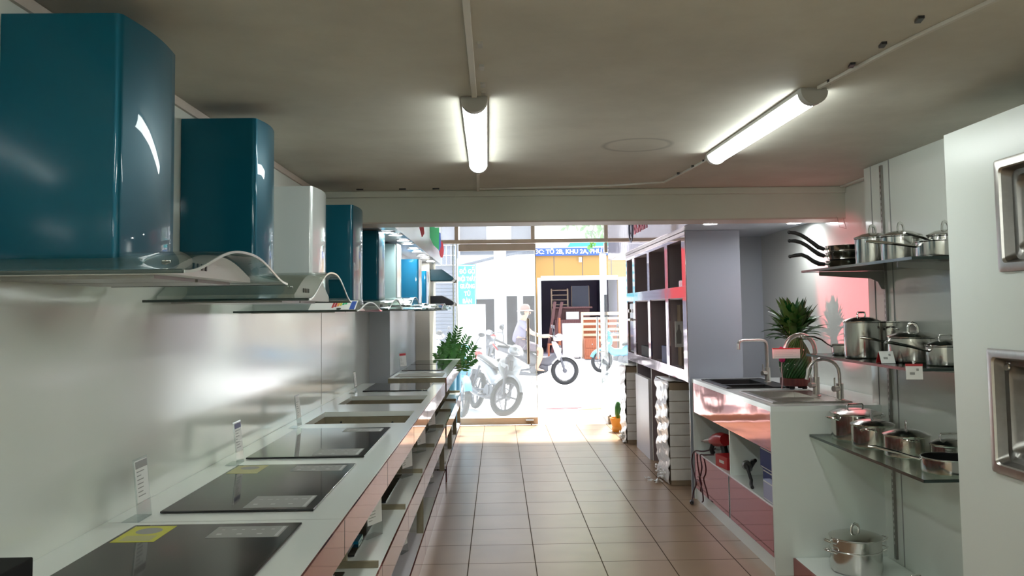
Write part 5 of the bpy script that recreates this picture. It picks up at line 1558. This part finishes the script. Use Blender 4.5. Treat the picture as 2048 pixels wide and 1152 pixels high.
# ------------------------------------------------------------------ the rider
def skinned(name, verts, edges, radii, m_, parent, sub=2, root=0):
    me = bpy.data.meshes.new(name)
    me.from_pydata(verts, edges, [])
    o = bpy.data.objects.new(name, me)
    COL.objects.link(o)
    md = o.modifiers.new('skin', 'SKIN')
    md.use_smooth_shade = True
    if not me.skin_vertices: me.skin_vertices.new()
    for i, r in enumerate(radii):
        me.skin_vertices[0].data[i].radius = (r, r) if not isinstance(r, tuple) else r
        me.skin_vertices[0].data[i].use_root = (i == root)
    sm = o.modifiers.new('sub', 'SUBSURF')
    sm.levels = sm.render_levels = sub
    me.materials.append(m_)
    o.parent = parent
    return o
rd = thing('person', 'person riding the grey and white motorbike, brown sun hat, violet-grey shirt, dark shorts', 'person', (0.72, 17.4, -0.015))
V, E_, R_ = [], [], []
def jt(p, r, par=None):
    V.append(p); R_.append(r)
    if par is not None: E_.append((par, len(V) - 1))
    return len(V) - 1
pelvis = jt((-0.30, 0, 0.86), 0.125)
waist = jt((-0.30, 0, 1.00), 0.115, pelvis)
chest = jt((-0.26, 0, 1.18), 0.135, waist)
neckb = jt((-0.22, 0, 1.31), 0.075, chest)
neck = jt((-0.20, 0, 1.36), 0.052, neckb)
h1 = jt((-0.175, 0, 1.42), 0.078, neck)
h2 = jt((-0.165, 0, 1.49), 0.092, h1)
h3 = jt((-0.17, 0, 1.55), 0.07, h2)
for sg in (-1, 1):
    s1 = jt((-0.24, 0.16 * sg, 1.26), 0.058, chest)
    e1 = jt((-0.05, 0.25 * sg, 1.06), 0.042, s1)
    w1 = jt((0.18, 0.31 * sg, 0.985), 0.028, e1)
    p1 = jt((0.26, 0.325 * sg, 0.995), 0.034, w1)
    for fz, fx in ((0.016, 0.0), (0.006, 0.004), (-0.005, 0.002), (-0.015, -0.004)):
        f1 = jt((0.325 + fx, (0.325 + fz) * sg, 1.012), 0.009, p1)
        f2 = jt((0.352 + fx, (0.325 + fz * 1.3) * sg, 0.985), 0.0085, f1)
    th = jt((0.27, (0.325 - 0.035) * sg, 0.975), 0.010, p1)
    t2 = jt((0.315, (0.325 - 0.045) * sg, 0.965), 0.009, th)
    hp = jt((-0.26, 0.10 * sg, 0.84), 0.095, pelvis)
    kn = jt((0.14, 0.17 * sg, 0.74), 0.064, hp)
    cf = jt((0.11, 0.18 * sg, 0.55), 0.056, kn)
    an = jt((0.04, 0.18 * sg, 0.36), 0.038, cf)
    ft = jt((0.10, 0.185 * sg, 0.31), 0.036, an)
    to = jt((0.20, 0.19 * sg, 0.295), 0.028, ft)
skinned('body', V, E_, R_, M['skin'], rd)
skinned('shirt', [(-0.315, 0, 0.83), (-0.30, 0, 1.0), (-0.26, 0, 1.18), (-0.225, 0, 1.30), (-0.24, 0.165, 1.262), (-0.13, 0.215, 1.14), (-0.24, -0.165, 1.262), (-0.13, -0.215, 1.14)],
        [(0, 1), (1, 2), (2, 3), (2, 4), (4, 5), (2, 6), (6, 7)], [0.162, 0.145, 0.155, 0.085, 0.078, 0.064, 0.078, 0.064], M['shirt'], rd)
skinned('shorts', [(-0.30, 0, 0.88), (-0.26, 0.10, 0.84), (-0.02, 0.145, 0.78), (0.09, 0.165, 0.75), (-0.26, -0.10, 0.84), (-0.02, -0.145, 0.78), (0.09, -0.165, 0.75)],
        [(0, 1), (1, 2), (2, 3), (0, 4), (4, 5), (5, 6)], [0.145, 0.112, 0.096, 0.086, 0.112, 0.096, 0.086], M['shorts'], rd)
MB().lathe([(0.001, 0.13), (0.06, 0.125), (0.098, 0.08), (0.105, 0.02), (0.175, -0.012), (0.178, -0.016), (0.10, 0.008), (0.001, 0.10)], (-0.17, 0, 1.52), 24).build('sun_hat', M['hat'], rd)
fc_ = MB().ball((-0.068, 0, 1.47), (0.018, 0.012, 0.02), 8, 6).ball((-0.082, 0, 1.435), (0.012, 0.026, 0.007), 8, 5)
fc_.build('nose_and_mouth', M['skin'], rd)
for sg in (-1, 1):
    MB().ball((-0.079, 0.033 * sg, 1.492), (0.008, 0.012, 0.008), 8, 6).build('eye', M['black'], rd)
    MB().ball((-0.17, 0.092 * sg, 1.475), (0.022, 0.01, 0.03), 8, 6).build('ear', M['skin'], rd)
    MB().ball((0.13, 0.188 * sg, 0.285), (0.125, 0.045, 0.03), 12, 6).build('sandal', M['rubber'], rd)
MB().ball((-0.195, 0, 1.49), (0.085, 0.094, 0.09), 14, 9).build('hair', M['black'], rd)

# ------------------------------------------------------------------ houses across the road
Y = 28.0
def house(name, label, cat='building'):
    return thing(name, label, cat, (0, Y, 0))
def wall_open(x0, x1, z0, z1, openings, y0, y1):
    """front wall with rectangular openings (a,b,c,d), ordered along x"""
    mb = MB()
    x = x0
    for a, b, c, d in openings:
        mb.box(x, a, y0, y1, z0, z1)
        if c > z0: mb.box(a, b, y0, y1, z0, c)
        mb.box(a, b, y0, y1, d, z1)
        x = b
    mb.box(x, x1, y0, y1, z0, z1)
    return mb
# yellow furniture shop
ys = house('furniture_shop', 'yellow shop front with blue address sign and a deep open doorway')
wall_open(1.22, 5.3, 0, 3.28, [(1.42, 3.95, 0, 2.56)], Y, Y + 0.2).build('yellow_wall', M['houseyellow'], ys, w=True)
wall_open(3.96, 5.28, 0, 2.56, [], Y - 0.03, Y).build('cream_pier', M['housepale'], ys, w=True)
box(1.30, 1.42, Y - 0.02, Y, 0, 2.56).build('pale_jamb', M['signwhite'], ys, w=True)
for x in (1.86, 2.80, 3.75, 4.6):
    box(x - 0.01, x + 0.01, Y - 0.006, Y, 2.62, 3.26).build('panel_joint', M['bikegrey'], ys, w=True)
box(1.42, 3.95, Y - 0.05, Y + 0.02, 2.47, 2.62).build('shutter_box', M['signwhite'], ys, w=True)
sb = box(1.22, 5.3, Y - 0.12, Y + 0.02, 3.28, 3.53).build('blue_sign', M['signblue'], ys, w=True)
text('\u0110C: T\u1ed4 2B, KHU 2A, PH\u01af\u1edcNG', 0.20, M['signwhite'], sb, frame((2.55, -0.13, 3.405), (1, 0, 0), (0, 0, 1)), 'address_lettering', 0.004, 0.006)
box(1.22, 5.3, Y - 0.12, Y + 0.02, 3.53, 4.2).build('white_sign', M['signwhite'], ys, w=True)
MB().prism([(2.3, 3.56), (4.6, 3.60), (5.2, 4.0), (2.45, 3.78)], 'y', Y - 0.13, Y - 0.12).build('cyan_swoosh', M['signcyan'], ys, w=True)
box(1.22, 5.3, Y + 0.02, Y + 0.3, 4.2, 7.5).build('upper_wall', M['housepale'], ys, w=True)
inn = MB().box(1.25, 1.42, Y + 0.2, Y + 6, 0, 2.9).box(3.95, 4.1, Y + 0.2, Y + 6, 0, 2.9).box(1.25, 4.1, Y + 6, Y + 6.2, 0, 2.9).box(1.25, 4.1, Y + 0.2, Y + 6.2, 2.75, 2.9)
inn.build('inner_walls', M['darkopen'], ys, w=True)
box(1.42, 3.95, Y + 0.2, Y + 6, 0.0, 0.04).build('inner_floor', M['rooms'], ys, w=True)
MB().cyl((2.72, Y - 0.1, 3.22), (2.72, Y - 0.1, 3.06), 0.05).build('wall_lamp', M['signwhite'], ys, w=True)
# white shop
ws = house('white_shop_house', 'white house front with two dark shop openings and a white column')
wall_open(-1.22, 1.20, 0, 2.05, [(-0.72, -0.10, 0.35, 1.88), (0.26, 1.18, 0.35, 1.97)], Y - 0.6, Y - 0.4).build('front_wall', M['housewhite'], ws, w=True)
box(-1.22, 1.20, Y - 0.6, Y - 0.4, 2.05, 3.3).build('upper_wall', M['housewhite'], ws, w=True)
box(-1.22, 1.20, Y - 0.3, Y, 3.3, 7.5).build('upper_storey', M['housegrey'], ws, w=True)
box(-0.35, 0.45, Y - 0.34, Y - 0.3, 3.5, 5.2).build('white_panel', M['signwhite'], ws, w=True)
box(-0.12, 0.27, Y - 0.95, Y - 0.6, 0, 3.6).build('column', M['housewhite'], ws, w=True)
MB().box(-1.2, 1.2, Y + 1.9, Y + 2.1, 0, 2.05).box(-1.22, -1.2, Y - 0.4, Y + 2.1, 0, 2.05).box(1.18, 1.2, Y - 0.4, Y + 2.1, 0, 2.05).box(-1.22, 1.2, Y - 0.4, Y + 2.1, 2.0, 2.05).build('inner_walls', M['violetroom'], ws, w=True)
MB().tube([(-1.15, Y - 0.8, 2.95), (0.0, Y - 0.8, 3.22), (1.0, Y - 0.8, 3.4)], 0.05, 6).build('awning_pole', M['housegrey'], ws, w=True)
box(0.62, 0.80, Y - 0.62, Y - 0.60, 0.4, 1.97).build('window_frame', M['signwhite'], ws, w=True)
# grey shutter house
gs = house('grey_shutter_house', 'blue-grey house front with roller shutter and a small barred window')
box(-5.4, -1.26, Y - 1.0, Y - 0.8, 0, 7.5).build('front_wall', M['housegrey'], gs, w=True)
shm = MB()
for k in range(24):
    shm.box(-3.2, -1.32, Y - 1.03, Y - 1.0, 0.05 + 0.115 * k, 0.155 + 0.115 * k)
shm.build('roller_shutter', M['shutter'], gs, w=True, bevel=0.004)
wb = box(-2.1, -1.32, Y - 1.03, Y - 1.0, 2.95, 3.6).build('window', M['shutter'], gs, w=True)
bars = MB()
for k in range(6): bars.box(-2.08 + 0.15 * k, -2.06 + 0.15 * k, Y - 1.05, Y - 1.03, 2.95, 3.6)
for z in (2.95, 3.26, 3.58): bars.box(-2.1, -1.32, Y - 1.05, Y - 1.03, z, z + 0.02)
bars.build('window_bars', M['signwhite'], wb, w=True)
rsn = box(-3.25, -2.3, Y - 1.12, Y - 1.05, 1.75, 3.4).build('red_sign', M['red'], gs, w=True)
# red shop, pale houses further along
rs = house('red_shop_front', 'tall red shop front further along the road')
box(-9.2, -5.6, Y - 0.4, Y - 0.2, 0.6, 4.4).build('red_sheet', M['red'], rs, w=True)
box(-9.2, -5.6, Y - 0.2, Y, 0, 7.0).build('front_wall', M['housewhite'], rs, w=True)
box(-9.0, -5.8, Y - 0.45, Y - 0.2, 0.0, 0.6).build('step', M['housegrey'], rs, w=True)
ph = house('pale_house', 'pale cream house front beyond the yellow shop')
wall_open(5.3, 13, 0, 7.0, [(6.2, 8.6, 0, 2.5), (9.6, 12, 0, 2.5)], Y, Y + 0.2).build('front_wall', M['housepale'], ph, w=True)
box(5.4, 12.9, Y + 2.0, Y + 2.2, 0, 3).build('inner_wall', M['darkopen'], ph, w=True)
box(5.3, 13, Y - 0.9, Y, 2.7, 2.9).build('canopy', M['redroof'], ph, w=True)
# red tiled roof and teal banner seen over the sign
rf = thing('tiled_roof', 'red tiled roof showing through the transom panes above the yellow shop', 'roof', (2.2, 31, 0))
MB().prism([(29.6, 4.3), (33.5, 6.6), (33.5, 4.3)], 'x', 1.3, 3.2).build('roof', M['redroof'], rf, w=True)
# teal vertical sign on its post
ts = thing('vertical_sign', 'teal upright sign with white lettering on a white post', 'sign', (-0.90, 26.0, 0))
box(-0.30, 0.24, -0.03, 0.03, 1.68, 2.92).build('sign_board', M['signteal'], ts, bevel=0.005)
box(-0.29, 0.22, -0.034, -0.03, 2.88, 2.895).box(0.205, 0.22, -0.034, -0.03, 1.70, 2.895).build('white_border', M['signwhite'], ts)
for k, s_ in enumerate(('\u0110\u1ed2 G\u1ed6', 'N\u1ed8I TH\u1ea4T', 'GI\u01af\u1edcNG', 'T\u1ee6', 'B\u00c0N')):
    text(s_, 0.18, M['signwhite'], ts, frame((-0.03, -0.032, 2.70 - 0.225 * k), (1, 0, 0), (0, 0, 1)), 'lettering', 0.003, 0.006, 0.8 if len(s_) < 6 else 0.62)
MB().box(-0.38, -0.30, -0.04, 0.04, 0, 3.1).build('post', M['signwhite'], ts)
o = MB().box(-0.98, -0.30, 20.3, 20.36, -0.02, 1.66).build('white_board', M['signwhite'], bevel=0.01)
tag(o, 'tall white board standing across the road under the teal sign', 'board')
# furniture on show before the yellow shop
def furniture(name, label, cat, loc, parts, rz=0.0):
    if loc[2] == 0.04: loc = (loc[0], loc[1], 0.046)
    t = thing(name, label, cat, loc, rz)
    for nm, mk, bxs in parts:
        mb = MB()
        for b_ in bxs: mb.box(*b_)
        mb.build(nm, M[mk], t, bevel=0.006)
    return t
furniture('white_cabinet', 'plain white cabinet standing out front of the yellow shop', 'cabinet', (2.28, 26.4, 0), [('body', 'signwhite', [(-0.29, 0.29, -0.22, 0.22, 0.06, 1.08)]), ('door', 'signwhite', [(-0.28, -0.005, -0.235, -0.22, 0.09, 1.06)]), ('door', 'signwhite', [(0.005, 0.28, -0.235, -0.22, 0.09, 1.06)]), ('foot', 'signwhite', [(-0.27, -0.23, -0.2, 0.2, 0, 0.06), (0.23, 0.27, -0.2, 0.2, 0, 0.06)])])
furniture('slatted_bed_end', 'orange-red slatted bed end leaning in front of the yellow shop', 'bed frame', (3.12, 26.7, 0), [('post', 'palewood', [(-0.53, -0.46, -0.03, 0.03, 0, 1.42)]), ('post', 'palewood', [(0.66, 0.73, -0.03, 0.03, 0, 1.42)]), ('slats', 'palewood', [(-0.46, 0.66, -0.02, 0.02, 0.50 + 0.17 * k, 0.58 + 0.17 * k) for k in range(5)] + [(-0.46, 0.66, -0.025, 0.025, 1.32, 1.42)])])
furniture('red_wood_headboard', 'orange-red wooden headboard standing behind the slatted bed end', 'headboard', (3.15, 27.3, 0), [('board', 'redwood', [(-0.5, 0.65, -0.03, 0.03, 0.1, 1.25)]), ('leg', 'redwood', [(-0.5, -0.42, -0.03, 0.03, 0, 0.1)]), ('leg', 'redwood', [(0.57, 0.65, -0.03, 0.03, 0, 0.1)])])
t = furniture('bedside_drawers', 'small orange-red drawer cabinet on the pavement by the white cabinet', 'drawers', (2.84, 26.1, 0), [('body', 'redwood', [(-0.23, 0.23, -0.2, 0.2, 0, 0.62)])])
for z in (0.10, 0.34):
    d = box(-0.2, 0.2, -0.215, -0.2, z, z + 0.22).build('drawer', M['redwood'], t, bevel=0.004)
    MB().ball((0, -0.225, z + 0.11), 0.018, 8, 6).build('knob', M['chrome'], d)
furniture('wooden_chair', 'orange-red wooden chair at the left of the white cabinet', 'chair', (1.74, 26.6, 0), [('seat', 'redwood', [(-0.2, 0.2, -0.2, 0.2, 0.42, 0.46)]), ('backrest', 'redwood', [(0.14, 0.19, -0.2, -0.16, 0.46, 1.25), (0.14, 0.19, 0.16, 0.2, 0.46, 1.25), (0.145, 0.185, -0.16, 0.16, 1.12, 1.25), (0.145, 0.185, -0.16, 0.16, 0.70, 0.80)]), ('leg', 'redwood', [(-0.2, -0.16, -0.2, -0.16, 0, 0.42)]), ('leg', 'redwood', [(0.15, 0.19, -0.2, -0.16, 0, 0.42)]), ('leg', 'redwood', [(-0.2, -0.16, 0.16, 0.2, 0, 0.42)]), ('leg', 'redwood', [(0.15, 0.19, 0.16, 0.2, 0, 0.42)])])
furniture('ladder_shelf', 'pale wooden ladder frame inside the yellow shop', 'ladder', (2.13, 30.0, 0.04), [('rail', 'palewood', [(-0.27, -0.22, -0.03, 0.03, 0, 2.2)]), ('rail', 'palewood', [(0.30, 0.35, -0.03, 0.03, 0, 2.2)]), ('rungs', 'palewood', [(-0.22, 0.30, -0.025, 0.025, 1.45 + 0.17 * k, 1.48 + 0.17 * k) for k in range(5)])])
furniture('mural_board', 'mottled green board behind the ladder frame inside the yellow shop', 'board', (2.95, 30.3, 0.04), [('board', 'shutter', [(-0.32, 0.28, -0.02, 0.02, 0.9, 2.3)]), ('frame', 'palewood', [(-0.34, -0.32, -0.03, 0.02, 0.9, 2.3), (0.28, 0.30, -0.03, 0.02, 0.9, 2.3)]), ('stand', 'darkwood', [(-0.30, 0.26, -0.02, 0.06, 0, 0.9)])])
furniture('sideboard', 'dark plum wooden sideboard inside the yellow shop', 'sideboard', (2.55, 29.4, 0.04), [('body', 'darkwood', [(-0.62, 0.62, -0.2, 0.2, 0.1, 1.12)]), ('top', 'darkwood', [(-0.68, 0.68, -0.24, 0.24, 1.50, 1.56)]), ('upper_rail', 'darkwood', [(-0.62, 0.62, 0.1, 0.2, 1.12, 1.50)]), ('drawer', 'darkwood', [(-0.25, 0.25, -0.215, -0.2, 0.8, 1.02)]), ('foot', 'darkwood', [(-0.6, -0.5, -0.2, 0.2, 0, 0.1), (0.5, 0.6, -0.2, 0.2, 0, 0.1)])])
furniture('paper_box', 'white box lying on the dark sideboard', 'box', (2.55, 29.33, 1.17), [('box', 'signwhite', [(-0.22, 0.22, -0.12, 0.12, 0, 0.26)])])
t = thing('leaning_planks', 'dark reddish planks leaning inside the shop doorway', 'planks', (1.74, 29.0, 0.062))
for k in range(2):
    MB().box(-0.05, 0.05, -0.02, 0.02, 0, 1.75).xf(Matrix.Translation((0.16 * k - 0.08, 0.1 * k, 0.0)) @ Matrix.Rotation(0.16 + 0.05 * k, 4, 'Y')).build('plank', M['darkwood'], t)
# tree
tr = thing('street_tree', 'leafy street tree whose crown hangs into the transom view', 'tree', (3.9, 17.2, -0.02))
MB().tube([(0, 0, 0), (0.05, 0.05, 1.4), (-0.1, 0.1, 2.8), (-0.5, 0.0, 3.9)], [0.14, 0.12, 0.10, 0.06], 10).tube([(-0.1, 0.1, 2.8), (-1.0, -0.3, 3.6), (-1.9, -0.7, 3.9)], [0.07, 0.05, 0.03], 8).tube([(-1.6, -0.6, 3.85), (-2.0, -1.0, 3.3), (-2.12, -1.2, 2.9)], [0.02, 0.015, 0.008], 6).build('trunk', M['bark'], tr)
lv = MB()
random.seed(21)
def leafquad(c, L):
    d = Vector((random.uniform(-1, 1), random.uniform(-1, 1), random.uniform(-1.2, 0.3))).normalized()
    s_ = d.cross(Vector((random.uniform(-1, 1), random.uniform(-1, 1), random.uniform(-1, 1)))).normalized()
    lv.add([c, c + d * L * 0.5 + s_ * L * 0.22, c + d * L, c + d * L * 0.5 - s_ * L * 0.22], [(0, 1, 2, 3)])
for k in range(2600):
    a, b = random.uniform(0, 2 * PI), random.uniform(-1, 1)
    rr_ = random.random() ** 0.4
    q = math.sqrt(1 - b * b)
    leafquad(Vector((-0.9 + 2.3 * rr_ * q * math.cos(a), -0.2 + 1.5 * rr_ * q * math.sin(a), 3.95 + 1.1 * rr_ * b)), random.uniform(0.12, 0.24))
for k in range(46):
    s_ = random.random()
    leafquad(Vector((-2.06 - 0.1 * s_, -1.05 - 0.2 * s_, 3.05 - 0.42 * s_)) + Vector((random.uniform(-.06, .06), random.uniform(-.06, .06), 0)), random.uniform(0.09, 0.16))
o = lv.build('crown', M['treeleaf'], tr); o['kind'] = 'stuff'
# mats on the pavement
for (x, y, a, m_, lb_) in ((1.0, 13.25, 0.1, 'redprint', 'flat red cloth scrap on the pavement outside the open door'), (1.45, 13.1, 0.5, 'orange', 'flat orange cloth scrap nearest the open door leaf')):
    o = MB().prism([(-0.3, -0.02), (-0.1, -0.09), (0.2, -0.07), (0.32, 0.03), (0.05, 0.1), (-0.2, 0.06)], 'z', 0, 0.006).build('cloth_scrap', M[m_])
    o.location = (x, y, -0.009); o.rotation_euler = (0, 0, a)
    tag(o, lb_, 'cloth')
